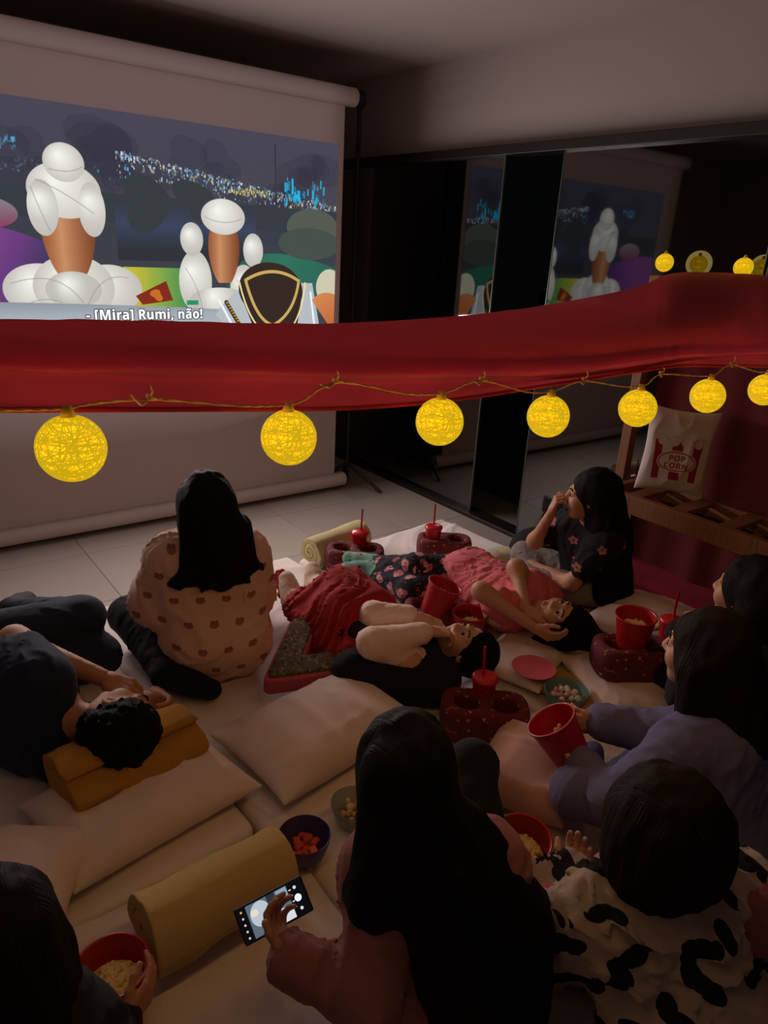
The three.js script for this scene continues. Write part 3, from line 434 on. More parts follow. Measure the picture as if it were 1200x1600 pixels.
// ---------------------------------------------------------------- maroon cushions with two cup holes
function cushionThing(label, pos, turn) {
  const c = base('cupholder_cushion', pos, turn); tag(c, label, 'cushion', 'maroon cup cushions');
  const w = 0.27, d = 0.165, sh = new THREE.Shape(); const q = 0.05, a = w / 2 - 0.018, b = d / 2 - 0.018;
  sh.moveTo(-a + q, -b); sh.quadraticCurveTo(0, -b + 0.012, a - q, -b); sh.quadraticCurveTo(a, -b, a, -b + q); sh.lineTo(a, b - q); sh.quadraticCurveTo(a, b, a - q, b); sh.quadraticCurveTo(0, b - 0.012, -a + q, b); sh.quadraticCurveTo(-a, b, -a, b - q); sh.lineTo(-a, -b + q); sh.quadraticCurveTo(-a, -b, -a + q, -b);
  for (const x of [-0.058, 0.062]) { const h = new THREE.Path(); h.absarc(x, 0, 0.057, 0, Math.PI * 2, true); sh.holes.push(h); }
  const g = new THREE.ExtrudeGeometry(sh, { depth: 0.075, steps: 4, bevelEnabled: true, bevelThickness: 0.02, bevelSize: 0.018, bevelSegments: 5, curveSegments: 18 }); g.rotateX(-Math.PI / 2); g.translate(0, 0.02, 0);
  const p = g.attributes.position; for (let i = 0; i < p.count; i++) { const x = p.getX(i), y = p.getY(i), z = p.getZ(i), k = 1 + 0.35 * Math.sin(Math.PI * Math.min(1, Math.max(0, y / 0.115))) * 0.12; p.setXYZ(i, x * k, y + 0.004 * noise3(x * 14, z * 14, 2), z * k); }
  g.deleteAttribute('uv'); g.deleteAttribute('normal'); const m = mergeVertices(g, 1e-5); m.computeVertexNormals();
  part('cover', boxUV(m, 2.9), M('#ffffff', 0.75, { map: cushionTex, bumpMap: weave, bumpScale: 0.0004 }), c);
  for (const x of [-0.058, 0.062]) part('cup_well', lathe([[0, 0.012], [0.036, 0.012], [0.0388, 0.03], [0.0388, 0.098], [0.0375, 0.098], [0.0375, 0.03], [0.035, 0.014], [0, 0.014]], 28).translate(x, 0, 0), mats.maroonCap, c);
  return c;
}
const cush = cushionThing('maroon two-hole cushion in front of the pale rolled towel', [1.80, MT + 0.004, -2.50], -0.62);
const cushions = [
  [[2.26, MT + 0.004, -2.38], -0.66, 'maroon two-hole cushion at the far right of the mattresses'],
  [[1.76, MT + 0.004, -1.86], -0.7, 'maroon two-hole cushion with the tilted red bucket, beside the floral leggings'],
  [[1.46, MT + 0.004, -1.28], -0.72, 'maroon two-hole cushion in the centre, beside the child in the black vest'],
  [[2.08, MT + 0.075, -1.17], -0.62, 'maroon two-hole cushion lying on a white pillow at the right'],
];
for (const [p, t, w] of cushions) copy(cush, p, t, w).scale.setScalar(p[0] === 1.46 || p[0] === 2.08 ? 1.02 : 0.98);

// ---------------------------------------------------------------- red tumblers with lid and straw, red popcorn buckets
const tumbler = base('red_tumbler', [1.853, MT + 0.05, -2.54]);
tag(tumbler, 'red tumbler with lid and straw in the cushion by the pale towel', 'cup', 'red tumblers with straws');
part('cup', lathe([[0, 0], [0.028, 0], [0.031, 0.003], [0.0405, 0.118], [0.0415, 0.12], [0.039, 0.12], [0.029, 0.005], [0, 0.005]], 32), mats.red, tumbler);
part('lid', lathe([[0.0, 0.130], [0.016, 0.130], [0.036, 0.127], [0.044, 0.122], [0.0445, 0.113], [0.0425, 0.113], [0.042, 0.120], [0, 0.122]], 32), mats.redLid, tumbler);
part('straw', rod([0.002, 0.02, 0], [0.012, 0.235, -0.004], 0.0045), mats.red, tumbler);
copy(tumbler, [2.213, MT + 0.05, -2.416], 0.6, 'red tumbler with lid and straw in the far right cushion');
copy(tumbler, [1.505, MT + 0.045, -1.335], 2.2, 'red tumbler with lid and straw in the centre cushion');
copy(tumbler, [1.02, MT + 0.03, -0.80], 1.4, 'red tumbler with a pink-lit straw beside the long dark hair', 'red tumblers with straws');
copy(tumbler, [2.23, MT + 0.14, -1.13], 0.2, 'red tumbler with lid and straw behind the bucket at the right');
const bucketG = lathe([[0, 0], [0.048, 0], [0.051, 0.003], [0.068, 0.128], [0.072, 0.130], [0.0725, 0.135], [0.0665, 0.135], [0.0655, 0.128], [0.0485, 0.006], [0, 0.006]], 44);
const cornG = (() => { const k = new THREE.IcosahedronGeometry(0.0085, 1), l = []; for (let i = 0; i < 95; i++) { const r = 0.045 * Math.sqrt(rnd()), a = rnd() * 6.283, g = k.clone(), p = g.attributes.position, s = rnd() * 90; for (let j = 0; j < p.count; j++) { const q = 1 + 0.5 * noise3(p.getX(j) * 130 + s, p.getY(j) * 130, p.getZ(j) * 130); p.setXYZ(j, p.getX(j) * q, p.getY(j) * q, p.getZ(j) * q); } g.computeVertexNormals(); g.translate(Math.cos(a) * r, rr(0.075, 0.088) + 0.016 * (1 - r / 0.045), Math.sin(a) * r); l.push(g); } l.push(new THREE.CylinderGeometry(0.0565, 0.054, 0.02, 28).translate(0, 0.066, 0)); return merge(l); })();
const buckets = [
  [[1.725, MT + 0.095, -1.85], [0.18, 0, -0.28], 'tilted red bucket of popcorn standing in the cushion by the floral leggings', 'popcorn in the tilted red bucket'],
  [[1.80, MT + 0.005, -1.715], [0, 0, 0], 'upright red bucket of popcorn between the two lying children', 'popcorn in the upright bucket between the lying children'],
  [[2.085, MT + 0.165, -1.185], [0, 0, 0.05], 'red bucket of popcorn on the right-hand maroon cushion', 'popcorn in the bucket on the right-hand cushion'],
  [[1.14, MT + 0.005, -0.83], [0.1, 0, 0.1], 'red bucket of popcorn beside the cow-print blanket', 'yellowish popcorn in the bucket beside the cow-print blanket'],
  [[1.445, MT + 0.155, -0.925], [-0.5, 0, 0.35], 'plain red bucket held by the child in lavender fleece', null],
  [[0.218, MT + 0.003, -1.05], [0, 0, 0], 'red bucket of popcorn at the lower left, held by the dark-haired child', 'popcorn in the bucket at the lower left'],
];
buckets.forEach(([p, r, w, pw]) => {
  const b = part('popcorn_bucket', bucketG, mats.red); b.position.set(...p); b.rotation.set(...r); tag(b, w, 'bucket', 'red popcorn buckets');
  if (pw) { const c = part('popcorn', cornG, mats.popcorn); c.position.set(...p); c.rotation.set(...r); tag(c, pw, 'popcorn', 'popcorn in the red buckets', 'stuff'); }
});

// ---------------------------------------------------------------- bowls and snacks
const bowlPts = (r, h) => [[0, 0], [r * 0.5, 0], [r * 0.56, 0.004], [r * 0.82, h * 0.35], [r * 0.96, h * 0.75], [r, h], [r * 0.965, h + 0.001], [r * 0.925, h * 0.76], [r * 0.78, h * 0.37], [r * 0.5, 0.007], [0, 0.006]];
tag(part('snack_bowl', lathe(bowlPts(0.066, 0.078), 44), M('#4a3f74', 0.4)), 'purple plastic bowl of orange snacks beside the yellow towel', 'bowl').position.set(0.725, MT, -1.172);
tag(part('snack_bowl', lathe(bowlPts(0.075, 0.068), 44), M('#6f8f8c', 0.35)), 'grey-green bowl of marshmallows beside the pink plate', 'bowl').position.set(1.80, MT + 0.004, -1.225);
tag(part('snack_bowl', lathe(bowlPts(0.062, 0.07), 44), new THREE.MeshPhysicalMaterial({ color: '#cfd6d4', roughness: 0.12, transmission: 0.75, thickness: 0, ior: 1.45 })), 'clear bowl of dark and pale nuts beside the long black hair', 'bowl').position.set(0.895, MT, -1.20);
{
  const lump = (sx, sy, sz, sd, r = 0.011) => { const g = new THREE.IcosahedronGeometry(r, 2), p = g.attributes.position; for (let i = 0; i < p.count; i++) { const v = [p.getX(i), p.getY(i), p.getZ(i)], q = 1 + 0.18 * noise3(v[0] * 70 + sd, v[1] * 70, v[2] * 70); p.setXYZ(i, v[0] * q * sx, v[1] * q * sy, v[2] * q * sz); } g.computeVertexNormals(); return g; };
  const mk = [lump(1.1, 0.8, 0.9, 1), lump(1.4, 0.8, 0.8, 4), lump(1, 0.9, 1.2, 8)];
  const mm = [M('#e6d6cc', 0.8), M('#dba69a', 0.8), M('#d9dccb', 0.8)];
  for (let i = 0; i < 13; i++) { const a = i * 2.4, r = 0.046 * Math.sqrt((i + 0.5) / 13), m = part('marshmallow', mk[i % 3], mm[i % 3]); m.position.set(1.80 + Math.cos(a) * r, MT + 0.052 + 0.012 * (1 - r / 0.05), -1.225 + Math.sin(a) * r); m.rotation.set(a, a * 2, 0); tag(m, ['small creamy white marshmallow in the grey-green bowl', 'small pink marshmallow in the grey-green bowl', 'small pale greenish marshmallow in the grey-green bowl'][i % 3], 'marshmallow', 'marshmallows in the bowl'); }
  const ok = [box(0.026, 0.014, 0.02, 0.005), box(0.03, 0.014, 0.016, 0.005)], om = [M('#d5552a', 0.6), M('#c9452a', 0.6)];
  for (let i = 0; i < 9; i++) { const a = i * 2.4 + 1, r = 0.034 * Math.sqrt((i + 0.4) / 9), m = part('orange_snack', ok[i % 2], om[i % 2]); m.position.set(0.725 + Math.cos(a) * r, MT + 0.03 + 0.01 * (i % 3) * 0.6 + 0.006, -1.172 + Math.sin(a) * r); m.rotation.set(rr(-0.4, 0.4), a, rr(-0.4, 0.4)); tag(m, 'orange snack piece lying in the purple bowl', 'snack', 'orange snacks in the purple bowl'); }
  const nm = [M('#d8b47e', 0.6), M('#2a1a12', 0.5), M('#c89a62', 0.6), M('#e2cfa6', 0.6)];
  for (let i = 0; i < 14; i++) { const a = i * 2.4 + 2, r = 0.036 * Math.sqrt((i + 0.5) / 14), m = part('nut', mk[(i + 1) % 3], nm[(i * 3 + (i >> 1)) % 4]); m.position.set(0.895 + Math.cos(a) * r, MT + 0.034 + 0.012 * (i % 2), -1.20 + Math.sin(a) * r); m.rotation.set(a, a, 0); tag(m, ['pale tan nut in the clear bowl', 'dark brown nut in the clear bowl', 'golden brown nut in the clear bowl', 'creamy white nut in the clear bowl'][(i * 3 + (i >> 1)) % 4], 'nut', 'nuts in the clear bowl'); }
}
tag(part('plate', lathe([[0, 0], [0.05, 0], [0.056, 0.003], [0.078, 0.012], [0.079, 0.014], [0.055, 0.007], [0, 0.006]], 44), mats.pinkPlastic), 'flat pink plate between the two lying heads and the bowl', 'plate').position.set(1.80, MT + 0.065, -1.375);
tag(part('folded_towel', moved(softBox(0.16, 0.035, 0.40, 0.014, 0.012, (x, z) => 0.004 * noise3(x * 18, z * 10, 2)), 0, 0.0175, 0), plush('#c9a431')), 'folded yellow towel under the white pillow beside the marshmallow bowl', 'towel').position.set(1.885, MT + 0.001, -1.17);
scene.children[scene.children.length - 1].rotation.y = 0.1;
// letter-shaped cushion
{
  const l = base('letter_cushion', [0.925, MT + 0.06, -1.775]); tag(l, 'pink letter-L cushion with a printed top beside the spotted blouse', 'cushion');
  const shp = (o) => { const k = 0.55, s = new THREE.Shape(), P = [[o, o], [0.275 - o, o], [0.275 - o, 0.095 - o], [0.105 - o, 0.095 - o], [0.105 - o, 0.29 - o], [o, 0.29 - o]].map(([x, y]) => [x + k * y, y]); const rd = 0.028 - o * 0.5; P.forEach((p, i) => { const a = P[(i + 5) % 6], b = P[(i + 1) % 6], da = [a[0] - p[0], a[1] - p[1]], db = [b[0] - p[0], b[1] - p[1]], la = Math.hypot(...da), lb = Math.hypot(...db), p0 = [p[0] + da[0] / la * rd, p[1] + da[1] / la * rd], p1 = [p[0] + db[0] / lb * rd, p[1] + db[1] / lb * rd]; if (i) s.lineTo(...p0); else s.moveTo(...p0); s.quadraticCurveTo(p[0], p[1], p1[0], p1[1]); }); s.closePath(); return s; };
  const g = new THREE.ExtrudeGeometry(shp(0.008), { depth: 0.045, bevelEnabled: true, bevelThickness: 0.012, bevelSize: 0.012, bevelSegments: 4, curveSegments: 8 }); g.rotateX(-Math.PI / 2); g.translate(0, 0.0, 0);
  part('side_panel', boxUV(g), plush('#d8657c'), l);
  const t = new THREE.ExtrudeGeometry(shp(0.012), { depth: 0.006, bevelEnabled: true, bevelThickness: 0.006, bevelSize: 0.006, bevelSegments: 3, curveSegments: 8 }); t.rotateX(-Math.PI / 2); t.translate(0, 0.055, 0);
  part('printed_top', boxUV(t, 5), M('#ffffff', 0.9, { map: letterTex, bumpMap: pile, bumpScale: 0.002 }), l);
  l.rotation.set(0.20, -0.29, 0.03);
}
// pastel plush cushion and black cushion by the seated girl
tag(part('plush_cushion', boxUV(sdf([S([0, 0.07, 0], [0.12, 0.07, 0.09]), S([0.08, 0.075, 0.02], [0.075, 0.065, 0.08])], { cell: 0.008, disp: (x, y, z) => 0.003 * noise3(x * 20, y * 20, z * 20) }), 4), M('#ffffff', 0.95, { map: pastelTex })), 'pastel plush cushion under the seated girl\'s resting hand', 'cushion').position.set(2.33, MT, -2.10);
tag(part('round_cushion', boxUV(sdf([S([0, 0.12, 0], [0.13, 0.12, 0.12]), S([0.06, 0.09, 0.05], [0.11, 0.09, 0.1])], { cell: 0.01, disp: (x, y, z) => 0.004 * noise3(x * 14, y * 14, z * 14) })), mats.blackCloth), 'black round cushion beyond the seated girl\'s forearm', 'cushion').position.set(2.52, MT, -2.02);

// ---------------------------------------------------------------- wooden bench frame, printed pillow, floor cushion
{
  const b = base('wooden_bench', [2.83, 0, -1.0]); tag(b, 'slatted wooden bench with a square post beside the dark glass', 'bench');
  const at = (x, y, z) => [x - 2.83, y, z + 1.0];
  const bar = (name, w, h, d, x, y, z) => part(name, boxUV(box(w, h, d, 0.004), 1.6).translate(...at(x, y, z)), mats.wood, b);
  bar('front_rail', 0.035, 0.085, 2.0, 2.675, 0.585, -0.82); bar('back_rail', 0.03, 0.07, 2.0, 2.955, 0.585, -0.82); bar('end_rail', 0.25, 0.07, 0.035, 2.815, 0.585, -1.80);
  for (let i = 0; i < 9; i++) bar('slat', 0.26, 0.018, 0.07, 2.815, 0.612, -1.66 + i * 0.21);
  bar('post', 0.05, 1.53, 0.05, 2.945, 0.765, -1.90); bar('leg', 0.045, 0.56, 0.045, 2.675, 0.28, 0.14);
  for (const [x, z] of [[2.935, 0.14], [2.935, -1.2]]) bar('leg', 0.045, 0.56, 0.045, x, 0.28, z);
  const print = canvasTex(768, 1024, (g, w, h) => { g.fillStyle = '#dccfca'; g.fillRect(0, 0, w, h); grain(g, w, h, 6000, 0.03);
    const x0 = 190, x1 = 570, y0 = 430, y1 = 760; g.fillStyle = '#9c1f30';
    for (let i = 0; i < 5; i += 2) { const t = (x) => 28 * (x - 380) / 190; const a = x0 + (x1 - x0) * i / 5, c = x0 + (x1 - x0) * (i + 1) / 5; g.beginPath(); g.moveTo(a - 14 + t(a) * 0.3, y0); g.lineTo(c - 14 + t(c) * 0.5, y0); g.lineTo(c + (i === 4 ? -18 : 0), y1); g.lineTo(a + (i ? 0 : 18), y1); g.fill(); }
    g.fillStyle = '#dccfca'; for (let i = 0; i < 4; i++) { g.beginPath(); g.arc(x0 + 48 + i * 96, y0 - 4, 42, 0, 7); g.fill(); } g.strokeStyle = '#8a5a50'; g.lineWidth = 3; for (let i = 0; i < 4; i++) { g.beginPath(); g.arc(x0 + 48 + i * 96, y0 - 8, 40, Math.PI * 0.9, Math.PI * 2.05); g.stroke(); }
    g.fillStyle = '#e0d2cc'; g.beginPath(); g.ellipse(380, 590, 158, 92, 0, 0, 7); g.fill(); g.strokeStyle = '#9c1f30'; g.lineWidth = 9; g.beginPath(); g.ellipse(380, 590, 142, 78, 0, 0, 7); g.stroke();
    g.fillStyle = '#9c1f30'; g.font = 'bold 66px sans-serif'; g.textAlign = 'center'; g.textBaseline = 'middle'; g.fillText('POP', 380, 560); g.fillText('CORN', 380, 624); g.font = '26px serif'; g.fillText('~', 520, 800); }, { repeat: false });
  const pgeo = pillowGeo(0.29, 0.38, 0.10, 55).rotateX(Math.PI / 2); { const u = pgeo.attributes.uv; for (let i = 0; i < u.count; i++) u.setXY(i, u.getX(i), 1 - u.getY(i)); }
  const p = part('printed_pillow', pgeo, M('#ffffff', 0.92, { map: print, bumpMap: weave, bumpScale: 0.0004 }));
  p.rotation.order = 'YXZ'; p.position.set(2.865, 0.815, -1.60); p.rotation.set(-0.12, -0.85, -0.05); tag(p, 'white pillow printed with a red striped popcorn box on the bench', 'pillow');
  const rc = part('floor_cushion', softBox(0.3, 0.14, 1.5, 0.03, 0.03, (x, z) => 0.006 * noise3(x * 6, z * 4, 1)), mats.redCushion); rc.position.set(2.93, 0.13, -1.12); tag(rc, 'long crimson floor cushion below the bench', 'cushion');
  const gm = part('floor_mat', softBox(0.42, 0.055, 1.7, 0.02, 0.04), mats.grey); gm.position.set(2.9, 0.029, -1.1); tag(gm, 'grey floor mat under the crimson cushion', 'mat');
}

// ---------------------------------------------------------------- projector behind the camera, near the ceiling
{
  const [px, py, pz] = PROJECTOR, g = base('projector', [px, py, pz]); tag(g, 'white ceiling projector behind the viewer, aimed at the screen', 'projector');
  const D = pz - SCREEN.z, zc = -0.10, k = 0.10 / D;   // opening shaped by the screen cloth it must fill
  const L = (0.07 - px) * k, Rr = (2.57 - px) * k, T = (2.40 - py) * k, B = (0.55 - py) * k, W = 0.16, Hh = 0.055;
  const m = M('#d9d9d6', 0.5), pl = (n, x0, x1, y0, y1, z0, z1) => part(n, new THREE.BoxGeometry(x1 - x0, y1 - y0, z1 - z0).translate((x0 + x1) / 2, (y0 + y1) / 2, (z0 + z1) / 2), m, g);
  const blackM = mats.black; const fr = (x0, x1, y0, y1) => part('front_frame', new THREE.BoxGeometry(x1 - x0, y1 - y0, 0.004).translate((x0 + x1) / 2, (y0 + y1) / 2, zc), blackM, g);
  fr(-W, L, -Hh, Hh); fr(Rr, W, -Hh, Hh); fr(L, Rr, T, Hh); fr(L, Rr, -Hh, B);
  pl('top_cover', -W, W, Hh, Hh + 0.008, zc, 0.2); pl('bottom_cover', -W, W, -Hh - 0.008, -Hh, zc, 0.2); pl('side_cover', -W - 0.008, -W, -Hh, Hh, zc, 0.2); pl('side_cover', W, W + 0.008, -Hh, Hh, zc, 0.2); pl('rear_cover', -W, W, -Hh, Hh, 0.2, 0.208);
  pl('bracket', -0.02, 0.02, Hh + 0.008, CEIL - py, 0.03, 0.07);
}

// ---------------------------------------------------------------- people
function headAxes(H) { const u = norm(H.u), r = norm(cross(H.f, u)), f = norm(cross(u, r)); return [r, u, f]; }
function headTools(H) { const ax = headAxes(H), s = H.s; return { ax, s, p: (x, y, z) => [0, 1, 2].map((i) => H.c[i] + s * (x * ax[0][i] + y * ax[1][i] + z * ax[2][i])), R: (a) => a.map((q) => q * s) }; }
function headPrims(H) {
  const { ax, p, R, s } = headTools(H), L = [];
  L.push(S(p(0, 0.03, -0.01), R([0.074, 0.092, 0.092]), ax), S(p(0, -0.035, 0.026), R([0.056, 0.076, 0.064]), ax), C(p(-0.012, -0.094, 0.058), p(0.012, -0.094, 0.058), 0.019 * s));
  for (const q of [-1, 1]) {
    L.push(S(p(q * 0.036, -0.028, 0.058), R([0.026, 0.028, 0.026]), ax), S(p(q * 0.031, 0.006, 0.086), R([0.017, 0.013, 0.014]), ax, { sub: 1, k: 0.012 }), S(p(q * 0.030, 0.004, 0.076), R([0.0155, 0.0125, 0.013]), ax, { k: 0.006 }));
    L.push(S(p(q * 0.077, -0.004, -0.006), R([0.010, 0.031, 0.019]), ax, { k: 0.008 }), S(p(q * 0.084, -0.002, 0.0), R([0.007, 0.018, 0.010]), ax, { sub: 1, k: 0.006 }), C(p(q * 0.046, 0.026, 0.07), p(q * 0.012, 0.028, 0.086), 0.009 * s, 0.009 * s, { k: 0.014 }));
    L.push(S(p(q * 0.0105, -0.028, 0.094), R([0.009, 0.008, 0.009]), ax, { k: 0.008 }));
  }
  L.push(C(p(0, 0.014, 0.088), p(0, -0.022, 0.106), 0.009 * s, 0.0115 * s, { k: 0.012 }));
  L.push(C(p(-0.019, -0.054, 0.083), p(0.019, -0.054, 0.083), 0.0065 * s, 0.0065 * s, { k: 0.007 }), C(p(-0.016, -0.064, 0.081), p(0.016, -0.064, 0.081), 0.0075 * s, 0.0075 * s, { k: 0.007 }));
  return L;
}
function faceParts(H, g, o) {
  const { p, s } = headTools(H); const loc = (q) => sub(q, o);
  for (const q of [-1, 1]) {
    const e = part('eye', new THREE.SphereGeometry(0.0095 * s, 14, 10), mats.eyeDark, g); e.position.set(...loc(p(q * 0.030, 0.004, 0.0835)));
    part('eyebrow', tube([p(q * 0.046, 0.027, 0.079), p(q * 0.032, 0.034, 0.090), p(q * 0.014, 0.029, 0.096)].map(loc), 0.003 * s, 8, 6), mats.brow, g);
  }
  part('mouth', merge([tube([p(-0.022, -0.060, 0.082), p(0, -0.056, 0.0915), p(0.022, -0.060, 0.082)].map(loc), 0.0036 * s, 10, 6), tube([p(-0.018, -0.063, 0.083), p(0, -0.066, 0.0905), p(0.018, -0.063, 0.083)].map(loc), 0.004 * s, 10, 6)]), mats.lip, g);
}
// a hand: palm, four unequal fingers with knuckle bends, thumb from the side of the palm
function handPrims({ w, d, n, left, curl = 0.5, spread = 0.06, s = 1, thumb = 0.5 }) {
  d = norm(d); let t = norm(cross(d, n)); if (left) t = mul(t, -1); n = norm(cross(t, d)); if (dot(n, arguments[0].n) < 0) n = mul(n, -1);
  const at = (x, y, z) => [0, 1, 2].map((i) => w[i] + s * (x * t[i] + y * d[i] + z * n[i])), L = [];
  const base = [[0.030, 0.082], [0.010, 0.087], [-0.010, 0.084], [-0.028, 0.076]], ln = [[0.040, 0.024, 0.019], [0.044, 0.028, 0.021], [0.041, 0.026, 0.020], [0.032, 0.020, 0.017]];
  L.push(C(at(0, -0.02, 0), at(0, 0.02, 0), 0.024 * s, 0.023 * s));
  base.forEach(([x, y], i) => {
    L.push(C(at(x * 0.6, 0.012, 0), at(x, y, 0), 0.0145 * s, 0.0105 * s, { k: 0.012 * s }));
    let q = at(x, y, 0), a = 0.15; const side = spread * (1.5 - i);
    ln[i].forEach((l, k) => { a += curl * [0.75, 1.0, 0.6][k] * (1 + 0.08 * (i - 1.5)); const e = [0, 1, 2].map((j) => q[j] + s * l * (Math.cos(a) * (d[j] + side * t[j]) + Math.sin(a) * n[j])); L.push(C(q, e, (0.0095 - 0.0008 * k - (i === 3 ? 0.001 : 0)) * s, (0.0088 - 0.0009 * k - (i === 3 ? 0.001 : 0)) * s, { k: 0.004 * s })); q = e; });
  });
  let q = at(0.02, 0.02, 0.004), a = 0.75; [[0.036, 0.013], [0.032, 0.0105], [0.024, 0.0095]].forEach(([l, r], k) => { const e = [0, 1, 2].map((j) => q[j] + s * l * (Math.sin(a) * t[j] + Math.cos(a) * d[j] + thumb * 0.55 * n[j])); L.push(C(q, e, r * s, r * 0.93 * s, { k: k ? 0.005 * s : 0.014 * s })); q = e; a -= 0.28; });
  return L;
}
const wrinkle = (amp, f, sd) => (x, y, z) => { const q = noise3(x * 3 + sd, y * 3, z * 3) * 1.6, u = x * Math.cos(q) + y * Math.sin(q), v = y * Math.cos(q) - x * Math.sin(q) + z * 0.5; return amp * (0.35 - ridge(noise3(u * f * 1.1 + sd, v * f * 0.3, z * f * 0.7)) ** 4) - amp * 0.7 * ridge(noise3(u * f * 2.4, v * f * 0.5 + sd, z * f)) ** 5; };
const strand = (amp, sd, f = 55) => (x, y, z) => amp * noise3(x * f, y * 7 + sd, z * f) + amp * 0.8 * noise3(x * f * 0.4 + sd, y * 5, z * f * 0.4);
// J: joints in the world; torso width follows J.w. Body surface is one mesh; clothes and hair are its children
function person({ label, J, H, s = 1, skin = mats.skinA, top, sleeve = 1, bottom, socks, hair, hands = [], topUV = 1, bottomUV = 1, extra, topAmp = 0.006, botAmp = 0.005, infl = 0.014, bare = [], lift = 0.015 }) {
  const o = [J.hip[0], Math.min(MT, J.hip[1]), J.hip[2]], g = base('person', o); tag(g, label, 'person');
  const mk = (name, geo, mat, uv = 1) => { const r = typeof uv === 'number' ? boxUV(geo, uv) : planeUV(geo, norm(uv[0]), norm(uv[1]), uv[2]); r.translate(-o[0], -o[1], -o[2]); return part(name, r, mat, g); };
  const wv = norm(J.w), off = (p, a) => add(p, mul(wv, a)), hw = 0.058 * s, cw = 0.082 * s;
  const hL = J.hL || off(J.hip, -0.085 * s), hR = J.hR || off(J.hip, 0.085 * s), sL = J.sL || off(J.chest, -0.165 * s), sR = J.sR || off(J.chest, 0.165 * s);
  const torso = (e) => [C(off(J.hip, -hw), off(J.hip, hw), 0.112 * s + e), C(off(J.hip, -hw), off(J.chest, -cw), 0.102 * s + e, 0.098 * s + e), C(off(J.hip, hw), off(J.chest, cw), 0.102 * s + e, 0.098 * s + e), C(off(J.hip, 0), off(J.chest, 0), 0.105 * s + e, 0.105 * s + e), C(sL, sR, 0.058 * s + e)];
  const arm = (a, b, c, e) => [C(a, b, 0.050 * s + e, 0.039 * s + e), C(b, c, 0.038 * s + e, 0.026 * s + e)];
  const leg = (a, b, c, e) => [C(a, b, 0.082 * s + e, 0.054 * s + e), C(b, c, 0.054 * s + e, 0.033 * s + e)];
  const foot = (a, t, e) => [C(a, t, 0.033 * s + e, 0.024 * s + e), C(a, mix(a, t, 0.55), 0.032 * s + e, 0.031 * s + e)];
  const bp = [...torso(-0.004)];
  const { p: hp } = headTools(H); const neckTop = hp(0, -0.06, -0.02), neckLow = J.neck || mix(J.chest, neckTop, 0.45);
  bp.push(C(neckLow, neckTop, 0.05 * s, 0.045 * s), C(mix(sL, neckLow, 0.5), neckLow, 0.05 * s), C(mix(sR, neckLow, 0.5), neckLow, 0.05 * s));
  for (const k of ['L', 'R']) { const S0 = k === 'L' ? sL : sR, E = J['e' + k], W = J['w' + k]; if (E) bp.push(...arm(S0, E, W, 0)); if (J['k' + k]) { bp.push(...leg(k === 'L' ? hL : hR, J['k' + k], J['a' + k], 0)); if (J['t' + k]) bp.push(...foot(J['a' + k], J['t' + k], 0)); } }
  const geos = [sdf(bp, { cell: 0.0125, k: 0.04 }), sdf([...headPrims(H), C(neckTop, hp(0, -0.03, -0.015), 0.044 * s, 0.044 * s, { k: 0.03 })], { cell: 0.0055 * H.s, k: 0.026 })];
  for (const h of hands) geos.push(sdf(handPrims({ s: s * 0.95, ...h }), { cell: 0.0034, k: 0.008 }));
  mk('body', merge(geos), skin);
  faceParts(H, g, o); g.position.y += lift;
  if (top) { const tp = torso(infl); for (const k of ['L', 'R']) { const S0 = k === 'L' ? sL : sR, E = J['e' + k], W = J['w' + k]; if (!E || bare.includes(k)) continue; const a = arm(S0, E, W, infl); if (sleeve >= 1) { tp.push(a[0], C(E, mix(E, W, Math.min(1, sleeve - 0.08)), 0.038 * s + infl, 0.03 * s + infl)); } else tp.push(C(S0, mix(S0, E, sleeve), 0.052 * s + infl * 1.2, 0.047 * s + infl * 1.2)); } if (J.topExtra) tp.push(...J.topExtra); mk('shirt', sdf(tp, { cell: 0.0085, k: 0.035, disp: wrinkle(topAmp * 1.25, 15, label.length) }), top, topUV); }
  if (bottom) { const tp = [C(off(J.hip, -hw), off(J.hip, hw), 0.116 * s + 0.010)]; for (const k of ['L', 'R']) if (J['k' + k]) { tp.push(C(k === 'L' ? hL : hR, J['k' + k], 0.084 * s + 0.012, 0.06 * s + 0.010), C(J['k' + k], mix(J['k' + k], J['a' + k], 0.93), 0.06 * s + 0.010, 0.042 * s + 0.008)); } mk('trousers', sdf(tp, { cell: 0.009, k: 0.03, disp: wrinkle(botAmp, 15, 3 + label.length) }), bottom, bottomUV); }
  if (socks) for (const k of ['L', 'R']) if (J['t' + k]) mk('sock', sdf([...foot(J['a' + k], J['t' + k], 0.013), C(J['a' + k], mix(J['a' + k], J['k' + k], 0.35), 0.038 * s + 0.013, 0.042 * s + 0.010)], { cell: 0.006, k: 0.02, disp: wrinkle(0.002, 24, 1) }), socks, 6);
  if (hair) mk('hair', sdf(hair.prims, { cell: hair.cell || 0.0085, k: hair.k ?? 0.03, disp: hair.disp || strand(0.005, label.length) }), hair.mat || mats.hairBlack);
  if (extra) extra(g, o, mk);
  return g;
}
const capHair = (H, o = {}) => { const { ax, p, R, s } = headTools(H); const e = o.e || 0; return [S(p(0, 0.038, -0.02), R([0.084 + e, 0.097 + e, 0.099 + e]), ax), S(p(0, -0.035, 0.105), R([0.066, 0.088, 0.055]), ax, { sub: 1, k: 0.02 }), ...(o.low === 0 ? [] : [S(p(0, -0.03, -0.05), R([0.072 + e, 0.075 + e, 0.06 + e]), ax)])]; };

